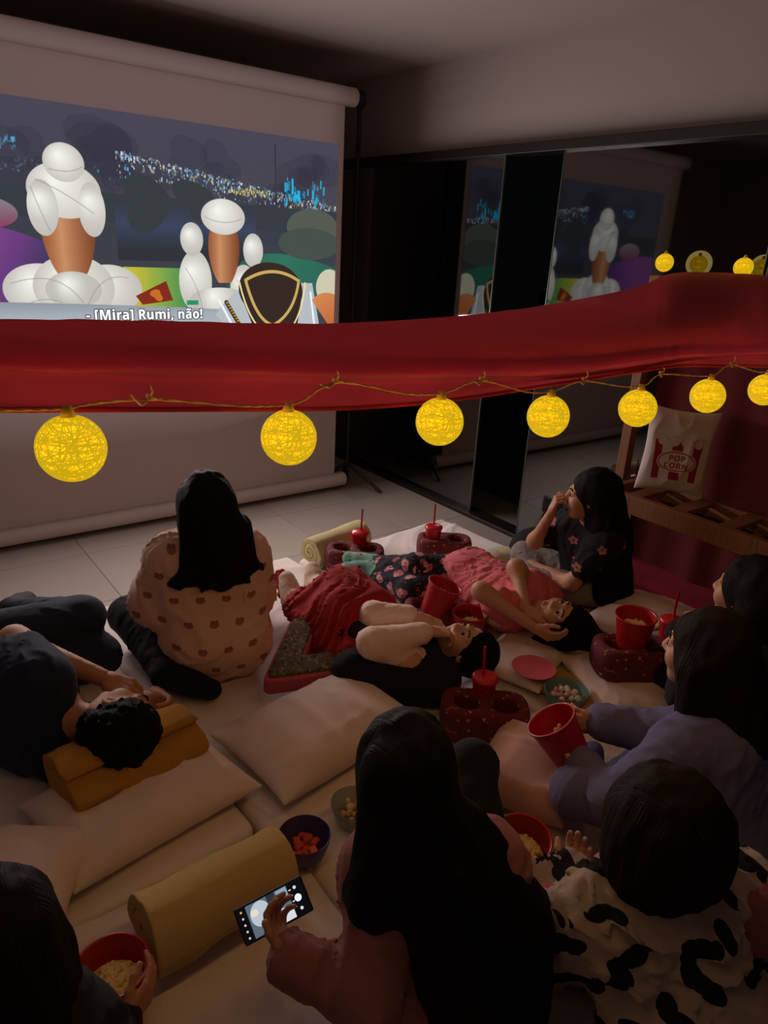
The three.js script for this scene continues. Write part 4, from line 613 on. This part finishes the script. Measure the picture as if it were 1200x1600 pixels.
// the person in dark blue, lying on one side on the left mattress
{
  const H = { c: [0.44, 0.315, -1.69], f: [0.78, 0.08, -0.6], u: [0.53, 0.02, 0.85], s: 0.98 };
  const { p, s, ax, R } = headTools(H);
  person({
    label: 'person in dark blue shirt and jeans lying curled up at the left, short curly hair', H, s: 1.0, skin: mats.skinA,
    J: { hip: [0.07, 0.285, -2.24], chest: [0.27, 0.29, -1.90], w: [0.05, -1, 0.02], sL: [0.30, 0.415, -1.84], sR: [0.31, 0.19, -1.80], eL: [0.27, 0.435, -2.07], wL: [0.46, 0.35, -1.87], eR: [0.50, 0.19, -1.95], wR: [0.62, 0.22, -1.87],
      kL: [0.52, 0.325, -2.31], aL: [0.36, 0.22, -2.68], tL: [0.43, 0.19, -2.80], kR: [0.54, 0.20, -2.24], aR: [0.30, 0.19, -2.60], tR: [0.36, 0.18, -2.73] },
    top: mats.navy, sleeve: 0.62, bottom: mats.jeans, socks: mats.dark, topAmp: 0.006,
    hands: [{ w: [0.465, 0.348, -1.865], d: [0.45, -0.1, 0.7], n: [0.3, -0.8, 0.2], left: true, curl: 0.7 }, { w: [0.615, 0.225, -1.875], d: [0.1, 0.02, 1], n: [-1, 0.2, 0], curl: 0.6 }],
    hair: { prims: [S(p(0, 0.045, -0.03), R([0.094, 0.094, 0.098]), ax), S(p(0, -0.02, 0.105), R([0.07, 0.085, 0.055]), ax, { sub: 1, k: 0.02 }), S(p(0, -0.02, -0.06), R([0.078, 0.06, 0.05]), ax)], disp: (x, y, z) => 0.008 * noise3(x * 75, y * 75, z * 75) + 0.004 * noise3(x * 30, y * 30, z * 30), cell: 0.006 },
  });
}
// the woman in the spotted blouse
{
  const H = { c: [0.875, 0.75, -2.05], f: [0.36, -0.06, -0.93], u: [-0.03, 1, 0.02], s: 0.95 };
  const { p } = headTools(H);
  person({
    label: 'woman with long dark hair in a cream brown-spotted blouse, seated with her back turned', H, s: 0.95, skin: mats.skinB,
    J: { hip: [0.90, 0.245, -2.07], chest: [0.885, 0.525, -2.09], w: [0.93, 0, 0.37], sL: [0.775, 0.555, -2.12], sR: [0.995, 0.555, -2.04], eL: [0.72, 0.38, -2.20], wL: [0.80, 0.27, -2.40], eR: [1.07, 0.37, -2.10], wR: [1.08, 0.26, -2.32],
      kL: [0.70, 0.235, -2.40], aL: [0.70, 0.185, -2.03], tL: [0.80, 0.165, -1.90], kR: [1.17, 0.23, -2.36], aR: [1.03, 0.19, -2.46], tR: [0.93, 0.175, -2.50], hL: [0.80, 0.24, -2.11], hR: [0.99, 0.24, -2.06],
      topExtra: [C([0.775, 0.535, -2.12], [0.735, 0.38, -2.16], 0.055, 0.075), C([0.995, 0.54, -2.03], [1.04, 0.38, -2.06], 0.055, 0.06), S([0.90, 0.28, -2.02], [0.155, 0.13, 0.12])] },
    top: cloth('#ffffff', { map: dotTex, sheenColor: new THREE.Color('#dcb496') }), topUV: [[0.93, 0, 0.37], [0, 1, 0], 3.0], sleeve: 0.95, infl: 0.028, bottom: mats.blackCloth, socks: mats.blackCloth, topAmp: 0.008,
    hands: [{ w: [0.80, 0.27, -2.40], d: [0.3, -0.3, -0.9], n: [0.2, -1, 0], left: true, curl: 0.4 }, { w: [1.08, 0.26, -2.32], d: [-0.2, -0.3, -0.9], n: [0, -1, 0.2], curl: 0.4 }],
    hair: { prims: [...capHair(H, { e: 0.006 }), C(p(0, 0.02, -0.05), [0.885, 0.62, -1.985], 0.092, 0.09), C([0.83, 0.70, -2.02], [0.795, 0.55, -2.0], 0.06, 0.042), C([0.94, 0.68, -1.99], [0.975, 0.56, -1.96], 0.06, 0.04), C([0.885, 0.62, -1.98], [0.885, 0.535, -1.965], 0.07, 0.05), C([0.80, 0.57, -1.99], [0.75, 0.53, -2.0], 0.028, 0.016), C([0.75, 0.53, -2.0], [0.71, 0.525, -2.02], 0.014, 0.006), C([0.965, 0.58, -1.96], [1.01, 0.55, -1.96], 0.026, 0.014), C([1.01, 0.55, -1.96], [1.03, 0.515, -1.95], 0.012, 0.005), C([0.90, 0.55, -1.96], [0.96, 0.51, -1.93], 0.03, 0.01), C([0.86, 0.55, -1.96], [0.80, 0.505, -1.95], 0.02, 0.007)], mat: mats.hairDark },
  });
}
// the child in the black vest with a red fleece over the legs
{
  const H = { c: [1.60, 0.262, -1.53], f: [-0.42, 0.86, -0.3], u: [0.62, 0.2, 0.74], s: 0.86 };
  person({
    label: 'child in black vest and peach sleeves lying down, red fleece over the legs', H, s: 0.8, skin: mats.skinC,
    J: { hip: [1.33, 0.235, -1.90], chest: [1.42, 0.235, -1.66], w: [-0.82, 0, 0.56], sL: [1.53, 0.25, -1.70], sR: [1.37, 0.255, -1.56], eL: [1.37, 0.34, -1.78], wL: [1.51, 0.34, -1.66], eR: [1.245, 0.345, -1.615], wR: [1.46, 0.355, -1.555],
      kL: [1.42, 0.36, -2.05], aL: [1.43, 0.22, -2.26], tL: [1.46, 0.27, -2.33], kR: [1.30, 0.30, -2.04], aR: [1.30, 0.215, -2.22], tR: [1.31, 0.28, -2.29] },
    socks: mats.cream, infl: 0.02,
    hands: [{ w: [1.51, 0.34, -1.66], d: [0.6, -0.25, 0.75], n: [0, -1, 0], left: true, curl: 0.6 }, { w: [1.455, 0.355, -1.555], d: [0.75, -0.15, 0.2], n: [0.2, -0.9, 0], curl: 0.7 }],
    hair: { prims: [...capHair(H), S(headTools(H).p(0.0, 0.03, -0.06), [0.08, 0.07, 0.08])], cell: 0.007 },
    extra: (g, o, mk) => {
      mk('sleeve', sdf([C([1.40, 0.25, -1.575], [1.25, 0.345, -1.615], 0.056, 0.050), C([1.25, 0.345, -1.615], [1.42, 0.355, -1.565], 0.050, 0.038)], { cell: 0.007, k: 0.02, disp: wrinkle(0.004, 22, 2) }), mats.peach);
      mk('sleeve', sdf([C([1.53, 0.25, -1.70], [1.37, 0.34, -1.78], 0.05, 0.044), C([1.37, 0.34, -1.78], [1.47, 0.345, -1.70], 0.044, 0.036)], { cell: 0.007, k: 0.02, disp: wrinkle(0.004, 22, 5) }), mats.peach);
      mk('vest', sdf([C([1.22, 0.215, -1.66], [1.46, 0.205, -1.50], 0.085, 0.075), C([1.30, 0.225, -1.82], [1.45, 0.225, -1.62], 0.10, 0.095), C([1.24, 0.18, -1.60], [1.44, 0.175, -1.45], 0.05, 0.045)], { cell: 0.008, k: 0.03, disp: wrinkle(0.004, 16, 4) }), mats.blackCloth);
      mk('red_fleece', sdf([S([1.34, 0.24, -1.92], [0.155, 0.15, 0.16]), C([1.27, 0.21, -1.74], [1.28, 0.20, -1.93], 0.085, 0.08), C([1.42, 0.31, -2.03], [1.30, 0.25, -2.05], 0.085, 0.09), C([1.45, 0.29, -1.86], [1.40, 0.30, -2.03], 0.08, 0.09), C([1.24, 0.185, -1.66], [1.25, 0.18, -1.78], 0.05, 0.045), C([1.30, 0.22, -2.15], [1.38, 0.20, -2.23], 0.07, 0.045), C([1.30, 0.20, -2.24], [1.33, 0.24, -2.38], 0.03, 0.03)], { cell: 0.0085, k: 0.05, disp: (x, y, z) => { const q = noise3(x * 3, y * 3, z * 3) * 1.5, u = x * Math.cos(q) + z * Math.sin(q), v = z * Math.cos(q) - x * Math.sin(q); return -0.016 * ridge(noise3(u * 10, y * 4, v * 3)) ** 5 - 0.004 * ridge(noise3(u * 19 + 5, y * 6, v * 5)) ** 5 + 0.003; } }), mats.redFleece);
    },
  });
}
// the child in the pink t-shirt and flowered leggings
{
  const H = { c: [2.03, 0.275, -1.455], f: [-0.50, 0.80, -0.30], u: [0.30, 0.12, 0.94], s: 0.88 };
  const { p, ax, R } = headTools(H);
  person({
    label: 'child in pink t-shirt, flowered leggings and teal socks lying down', H, s: 0.8, skin: mats.skinD,
    J: { hip: [2.04, 0.23, -2.0], chest: [2.05, 0.235, -1.68], w: [-0.95, 0, 0.1], sL: [2.17, 0.245, -1.66], sR: [1.93, 0.265, -1.63], eL: [2.02, 0.40, -1.70], wL: [1.93, 0.31, -1.55], eR: [1.79, 0.375, -1.66], wR: [1.885, 0.285, -1.46],
      kL: [1.84, 0.28, -2.10], aL: [1.80, 0.20, -2.36], tL: [1.73, 0.21, -2.45], kR: [1.76, 0.22, -2.02], aR: [1.76, 0.20, -2.31], tR: [1.66, 0.205, -2.37] },
    top: mats.pinkTee, sleeve: 0.45, infl: 0.02, bottom: M('#ffffff', 0.9, { map: roseTex, bumpMap: weave, bumpScale: 0.0004 }), bottomUV: 2.9, socks: M('#ffffff', 0.95, { map: tealTex, bumpMap: weave, bumpScale: 0.0006 }), topAmp: 0.007,
    hands: [{ w: [1.93, 0.31, -1.55], d: [0.2, -0.1, 0.9], n: [0.3, -0.9, 0], left: true, curl: 0.5 }, { w: [1.885, 0.285, -1.46], d: [0.35, -0.25, 0.85], n: [0.6, 0.3, -0.3], curl: 0.6 }],
    hair: { prims: [...capHair(H, { e: 0.004 }), C(p(0, 0.03, -0.05), [2.09, 0.23, -1.36], 0.085, 0.05), C(p(-0.03, -0.02, -0.05), [1.95, 0.16, -1.52], 0.05, 0.02), C(p(0.03, 0, -0.06), [2.12, 0.19, -1.40], 0.06, 0.03)], cell: 0.0075 },
    extra: (g, o, mk) => mk('shirt_print', sdf([S([1.90, 0.245, -1.66], [0.055, 0.05, 0.065])], { cell: 0.008, disp: () => 0 }), M('#d9c5ae', 0.9)),
  });
}
// the girl with floral sleeves seated by the glass
{
  const H = { c: [2.40, 0.645, -1.68], f: [-0.62, -0.08, -0.78], u: [0, 1, 0.02], s: 0.9 };
  const { p } = headTools(H);
  person({
    label: 'girl in dark floral sleeves seated by the glass, one hand at her mouth', H, s: 0.78, skin: mats.skinB,
    J: { hip: [2.52, 0.225, -1.68], chest: [2.46, 0.45, -1.67], w: [-0.2, 0, -0.98], sL: [2.40, 0.475, -1.56], sR: [2.46, 0.475, -1.80], eL: [2.33, 0.275, -1.65], wL: [2.38, 0.235, -1.97], eR: [2.36, 0.37, -1.90], wR: [2.31, 0.555, -1.79],
      kL: [2.27, 0.215, -1.85], aL: [2.50, 0.185, -1.97], tL: [2.58, 0.175, -1.90], kR: [2.42, 0.25, -2.0], aR: [2.34, 0.175, -1.80], tR: [2.30, 0.17, -1.70], hL: [2.46, 0.22, -1.63], hR: [2.52, 0.22, -1.77] },
    top: M('#ffffff', 0.9, { map: flowerTex, bumpMap: weave, bumpScale: 0.0005 }), topUV: [[-0.62, 0, -0.78], [0, 1, 0], 3.2], sleeve: 0.6, infl: 0.016, bottom: mats.grey, socks: mats.grey,
    hands: [{ w: [2.38, 0.235, -1.97], d: [0.0, -0.1, -1], n: [0, -1, 0.1], left: true, curl: 0.35 }, { w: [2.312, 0.555, -1.795], d: [0.0, 0.9, 0.25], n: [0.7, 0.2, 0.6], curl: 1.0 }],
    hair: { prims: [...capHair(H, { e: 0.006 }), C(p(0, 0.03, -0.05), [2.47, 0.46, -1.60], 0.085, 0.095), C([2.46, 0.5, -1.61], [2.52, 0.20, -1.55], 0.095, 0.08), C([2.42, 0.55, -1.60], [2.42, 0.24, -1.54], 0.06, 0.05)], mat: mats.hairBlack },
  });
}
// the girl in the middle foreground with hair down to the waist
{
  const H = { c: [0.715, 0.665, -0.815], f: [0.55, -0.1, -0.82], u: [0, 1, 0.02], s: 0.9 };
  const { p } = headTools(H);
  person({
    label: 'girl with black waist-length hair over a pink top, holding a lit phone', H, s: 0.82, skin: mats.skinB,
    J: { hip: [0.79, 0.225, -0.70], chest: [0.755, 0.45, -0.745], w: [0.83, 0, 0.55], sL: [0.66, 0.45, -0.79], sR: [0.84, 0.46, -0.675], eL: [0.575, 0.30, -0.69], wL: [0.475, 0.345, -0.80], eR: [0.90, 0.30, -0.77], wR: [0.85, 0.32, -0.95],
      kL: [0.93, 0.25, -1.0], aL: [1.0, 0.18, -0.86], tL: [1.08, 0.165, -0.83], kR: [1.09, 0.375, -0.975], aR: [1.14, 0.185, -1.14], tR: [1.22, 0.17, -1.2], hL: [0.74, 0.22, -0.75], hR: [0.85, 0.22, -0.68] },
    top: mats.pinkPj, sleeve: 1.9, infl: 0.024, bottom: mats.blackCloth, socks: mats.blackCloth, topAmp: 0.006, botAmp: 0.006,
    hands: [{ w: [0.478, 0.343, -0.80], d: [-0.1, 0.35, -0.75], n: [0.5, 0.6, 0.3], left: true, curl: 0.7 }, { w: [0.85, 0.32, -0.95], d: [-0.2, 0, -1], n: [0, -1, 0], curl: 0.5 }],
    hair: { prims: [...capHair(H, { e: 0.006 }), C(p(0, 0.02, -0.05), [0.735, 0.47, -0.685], 0.088, 0.09), C([0.735, 0.50, -0.69], [0.785, 0.20, -0.56], 0.085, 0.095), C([0.68, 0.62, -0.79], [0.635, 0.45, -0.755], 0.062, 0.062), C([0.635, 0.45, -0.755], [0.60, 0.32, -0.75], 0.06, 0.018), C([0.78, 0.54, -0.71], [0.85, 0.38, -0.60], 0.07, 0.07), C([0.85, 0.38, -0.60], [0.86, 0.24, -0.56], 0.07, 0.05), C([0.66, 0.44, -0.69], [0.665, 0.22, -0.61], 0.022, 0.012)], mat: mats.hairBlack, disp: strand(0.007, 6, 45) },
  });
}
// the child in lavender fleece holding a red bucket
{
  const H = { c: [1.625, 0.655, -0.725], f: [-0.1, -0.1, -1], u: [0, 1, 0], s: 0.92 };
  const { p } = headTools(H);
  person({
    label: 'child with brown shoulder-length hair in lavender fleece, holding a red bucket with both hands', H, s: 0.82, skin: mats.skinC,
    J: { hip: [1.64, 0.225, -0.55], chest: [1.63, 0.44, -0.63], w: [0.98, 0, -0.1], sL: [1.495, 0.465, -0.66], sR: [1.76, 0.465, -0.63], eL: [1.36, 0.30, -0.74], wL: [1.42, 0.29, -0.87], eR: [1.66, 0.32, -0.84], wR: [1.555, 0.345, -0.925],
      kL: [1.335, 0.275, -0.83], aL: [1.55, 0.18, -0.95], tL: [1.63, 0.17, -0.98], kR: [1.80, 0.27, -0.83], aR: [1.60, 0.18, -0.86], tR: [1.50, 0.165, -0.87] },
    top: mats.lavender, sleeve: 1.72, infl: 0.028, bottom: mats.lavender, socks: mats.lavender, topAmp: 0.005, botAmp: 0.006,
    hands: [{ w: [1.42, 0.29, -0.87], d: [0.05, 0.1, -1], n: [0.3, 0.9, 0], left: true, curl: 0.5 }, { w: [1.555, 0.345, -0.925], d: [-0.75, 0.15, -0.45], n: [-0.3, 0, -0.9], curl: 0.6 }],
    hair: { prims: [...capHair(H, { e: 0.010 }), C(p(0, 0.0, -0.05), [1.64, 0.49, -0.61], 0.09, 0.10), C([1.56, 0.64, -0.70], [1.56, 0.50, -0.68], 0.05, 0.05), C([1.70, 0.62, -0.68], [1.74, 0.46, -0.60], 0.06, 0.06)], mat: mats.hairBrown },
  });
}
// the person at the right edge behind the lavender fleece
{
  const H = { c: [2.12, 0.63, -0.86], f: [0.05, -0.05, -1], u: [0.02, 1, 0.05], s: 0.95 };
  const { p } = headTools(H);
  person({
    label: 'dark-haired person at the right edge, behind the child in lavender fleece', H, s: 0.88, skin: mats.skinB,
    J: { hip: [2.20, 0.23, -0.76], chest: [2.16, 0.45, -0.80], w: [0.88, 0, -0.45], sL: [2.03, 0.47, -0.75], sR: [2.28, 0.47, -0.88], eL: [1.95, 0.30, -0.90], wL: [2.03, 0.45, -1.0], eR: [2.36, 0.28, -1.0], wR: [2.32, 0.30, -1.18],
      kL: [2.14, 0.24, -1.08], aL: [2.28, 0.18, -0.98], tL: [2.36, 0.17, -1.0], kR: [2.40, 0.25, -1.12], aR: [2.26, 0.18, -1.05], tR: [2.2, 0.165, -1.1] },
    top: mats.darkTee, sleeve: 1.3, bottom: mats.blackCloth, socks: mats.blackCloth,
    hands: [{ w: [2.03, 0.45, -1.0], d: [0.1, 0.85, 0.1], n: [0.3, 0.1, 0.9], left: true, curl: 0.9 }, { w: [2.32, 0.30, -1.18], d: [0.1, -0.2, -0.9], n: [0, -1, 0.2], curl: 0.5 }],
    hair: { prims: [...capHair(H, { e: 0.008 }), C(p(0, 0.01, -0.05), [2.17, 0.42, -0.74], 0.09, 0.10), C([2.17, 0.46, -0.75], [2.2, 0.26, -0.69], 0.09, 0.07), C([2.06, 0.6, -0.80], [2.04, 0.44, -0.76], 0.05, 0.045)], mat: mats.hairBlack },
  });
}
// the child in the cow-print fleece, front right
{
  const H = { c: [1.06, 0.605, -0.475], f: [0.35, -0.12, -0.93], u: [0, 1, 0.02], s: 0.95 };
  const { p, ax, R } = headTools(H);
  const cow = M('#ffffff', 0.97, { map: cowTex, bumpMap: pile, bumpScale: 0.002, sheen: 0.3 });
  person({
    label: 'child with bushy dark brown hair wrapped in a black and white cow-print fleece', H, s: 0.84, skin: mats.skinC,
    J: { hip: [1.12, 0.225, -0.36], chest: [1.08, 0.41, -0.42], w: [0.9, 0, 0.35], sL: [0.965, 0.435, -0.49], sR: [1.20, 0.435, -0.38], eL: [0.97, 0.29, -0.585], wL: [1.13, 0.25, -0.665], eR: [1.27, 0.28, -0.46], wR: [1.24, 0.24, -0.60],
      kL: [1.05, 0.24, -0.68], aL: [1.20, 0.18, -0.70], tL: [1.28, 0.17, -0.72], kR: [1.33, 0.235, -0.52], aR: [1.24, 0.18, -0.62], tR: [1.16, 0.165, -0.66],
      topExtra: [C([0.96, 0.27, -0.59], [1.08, 0.22, -0.70], 0.075, 0.06), C([1.05, 0.30, -0.34], [1.12, 0.2, -0.30], 0.16, 0.16), C([1.2, 0.40, -0.36], [1.32, 0.22, -0.36], 0.10, 0.10), S([0.985, 0.21, -0.64], [0.085, 0.085, 0.08]), C([1.06, 0.44, -0.36], [1.18, 0.44, -0.33], 0.06, 0.05)] },
    top: cow, topUV: [[0.9, 0, 0.35], [0.25, 0.75, -0.6], 2.0], sleeve: 1.7, infl: 0.035, bottom: cow, bottomUV: [[0.9, 0, 0.35], [0.25, 0.75, -0.6], 2.0], socks: mats.pinkPj, topAmp: 0.014,
    hands: [{ w: [1.135, 0.245, -0.67], d: [0.75, 0.1, -0.45], n: [0, 1, 0], left: true, curl: 0.9 }, { w: [1.24, 0.24, -0.60], d: [-0.5, 0, -0.7], n: [0, -1, 0], curl: 0.6 }],
    hair: { prims: [S(p(0, 0.02, -0.02), R([0.118, 0.12, 0.122]), ax), S(p(0, -0.05, -0.03), R([0.125, 0.09, 0.105]), ax), S(p(0, -0.045, 0.125), R([0.06, 0.085, 0.05]), ax, { sub: 1, k: 0.02 })], mat: mats.hairBrown, disp: (x, y, z) => 0.005 * noise3(x * 40, y * 14, z * 40) + 0.004 * noise3(x * 80, y * 20, z * 80) },
    extra: (g, o, mk) => {
      mk('pink_ear', sdf([S([0.965, 0.36, -0.60], [0.03, 0.022, 0.045]), S([0.955, 0.34, -0.57], [0.028, 0.02, 0.03])], { cell: 0.005, k: 0.02 }), plush('#c4596c'));
      mk('pink_hood', sdf([C([1.17, 0.47, -0.30], [1.30, 0.40, -0.26], 0.05, 0.06), C([1.10, 0.455, -0.32], [1.17, 0.47, -0.30], 0.035, 0.05)], { cell: 0.008, k: 0.04, disp: wrinkle(0.006, 20, 3) }), plush('#9a5a5e'));
    },
  });
}
// the child at the lower left corner
{
  const H = { c: [0.045, 0.575, -0.93], f: [0.35, -0.1, -0.93], u: [0, 1, 0.02], s: 0.92 };
  const { p } = headTools(H);
  person({
    label: 'child at the lower left corner with straight black hair, holding a red bucket of popcorn', H, s: 0.82, skin: mats.skinA,
    J: { hip: [0.0, 0.225, -0.80], chest: [0.03, 0.41, -0.86], w: [0.9, 0, 0.36], sL: [-0.09, 0.43, -0.92], sR: [0.10, 0.42, -0.85], eL: [-0.12, 0.29, -1.02], wL: [0.06, 0.25, -1.06], eR: [0.15, 0.255, -0.84], wR: [0.205, 0.215, -0.955],
      kL: [-0.12, 0.25, -1.14], aL: [0.05, 0.18, -1.2], tL: [0.12, 0.17, -1.24], kR: [0.10, 0.22, -1.06], aR: [-0.06, 0.18, -1.10], tR: [-0.12, 0.17, -1.12] },
    top: mats.darkTee, sleeve: 1.5, bottom: mats.blackCloth, socks: mats.dark,
    hands: [{ w: [0.06, 0.25, -1.06], d: [0.9, 0.2, 0.2], n: [0, 0.4, 1], left: true, curl: 0.5 }, { w: [0.205, 0.215, -0.955], d: [0.75, 0.1, -0.35], n: [-0.35, 0, -0.9], curl: 0.5 }],
    hair: { prims: [...capHair(H, { e: 0.008 }), C(p(0, 0.01, -0.05), [0.03, 0.40, -0.82], 0.088, 0.092), C([0.03, 0.42, -0.82], [0.03, 0.24, -0.80], 0.09, 0.085), C([0.09, 0.55, -0.89], [0.10, 0.36, -0.86], 0.045, 0.04)], mat: mats.hairBlack },
  });
}
// the phone in the girl's raised hand
{
  const ph = base('phone', [0.487, 0.385, -0.895]); tag(ph, 'black phone lying sideways in the girl\'s hand, its camera screen lit', 'phone');
  part('case', box(0.152, 0.074, 0.009, 0.0042), mats.black, ph);
  const tex = canvasTex(1024, 480, (g, w, h) => { g.fillStyle = '#08090c'; g.fillRect(0, 0, w, h); const a = 150, b = 790; g.save(); g.beginPath(); g.rect(a, 14, b - a, h - 28); g.clip();
    g.fillStyle = '#5a6a78'; g.fillRect(a, 0, b - a, h); g.fillStyle = '#b9c4d0'; g.beginPath(); g.ellipse(330, 190, 150, 170, 0.3, 0, 7); g.fill(); g.fillStyle = '#e6d9cc'; g.beginPath(); g.ellipse(250, 150, 60, 50, 0, 0, 7); g.fill(); g.fillStyle = '#d7dbe2'; g.beginPath(); g.ellipse(600, 420, 220, 150, 0, 0, 7); g.fill(); g.fillStyle = '#2a3038'; g.fillRect(470, 0, 130, 220); g.fillStyle = '#8ba0b4'; g.fillRect(620, 20, 160, 150); g.fillStyle = '#39434e'; g.beginPath(); g.ellipse(470, 330, 90, 60, 0.4, 0, 7); g.fill(); g.restore();
    g.fillStyle = '#f2f4f6'; g.beginPath(); g.arc(900, 240, 52, 0, 7); g.fill(); g.fillStyle = '#d6dadd'; for (const y of [90, 390]) { g.beginPath(); g.arc(900, y, 24, 0, 7); g.fill(); } for (let i = 0; i < 4; i++) { g.fillRect(806, 90 + i * 80, 34, 16); } g.fillStyle = '#e3b53a'; g.beginPath(); g.arc(75, 60, 16, 0, 7); g.fill(); g.fillStyle = '#c9ced2'; for (let i = 1; i < 5; i++) { g.beginPath(); g.arc(75, 60 + i * 90, 16, 0, 7); g.fill(); } }, { repeat: false });
  const sc = new THREE.PlaneGeometry(0.146, 0.068); sc.translate(0, 0, 0.0048);
  part('phone_screen', sc, new THREE.MeshStandardMaterial({ color: 0x030303, roughness: 0.3, emissive: 0xffffff, emissiveMap: tex, emissiveIntensity: 1.0 }), ph);
  ph.rotation.order = 'YXZ'; ph.rotation.set(-0.75, -0.55, 0.42); ph.scale.setScalar(0.92);
}
renderer.render(scene, camera);
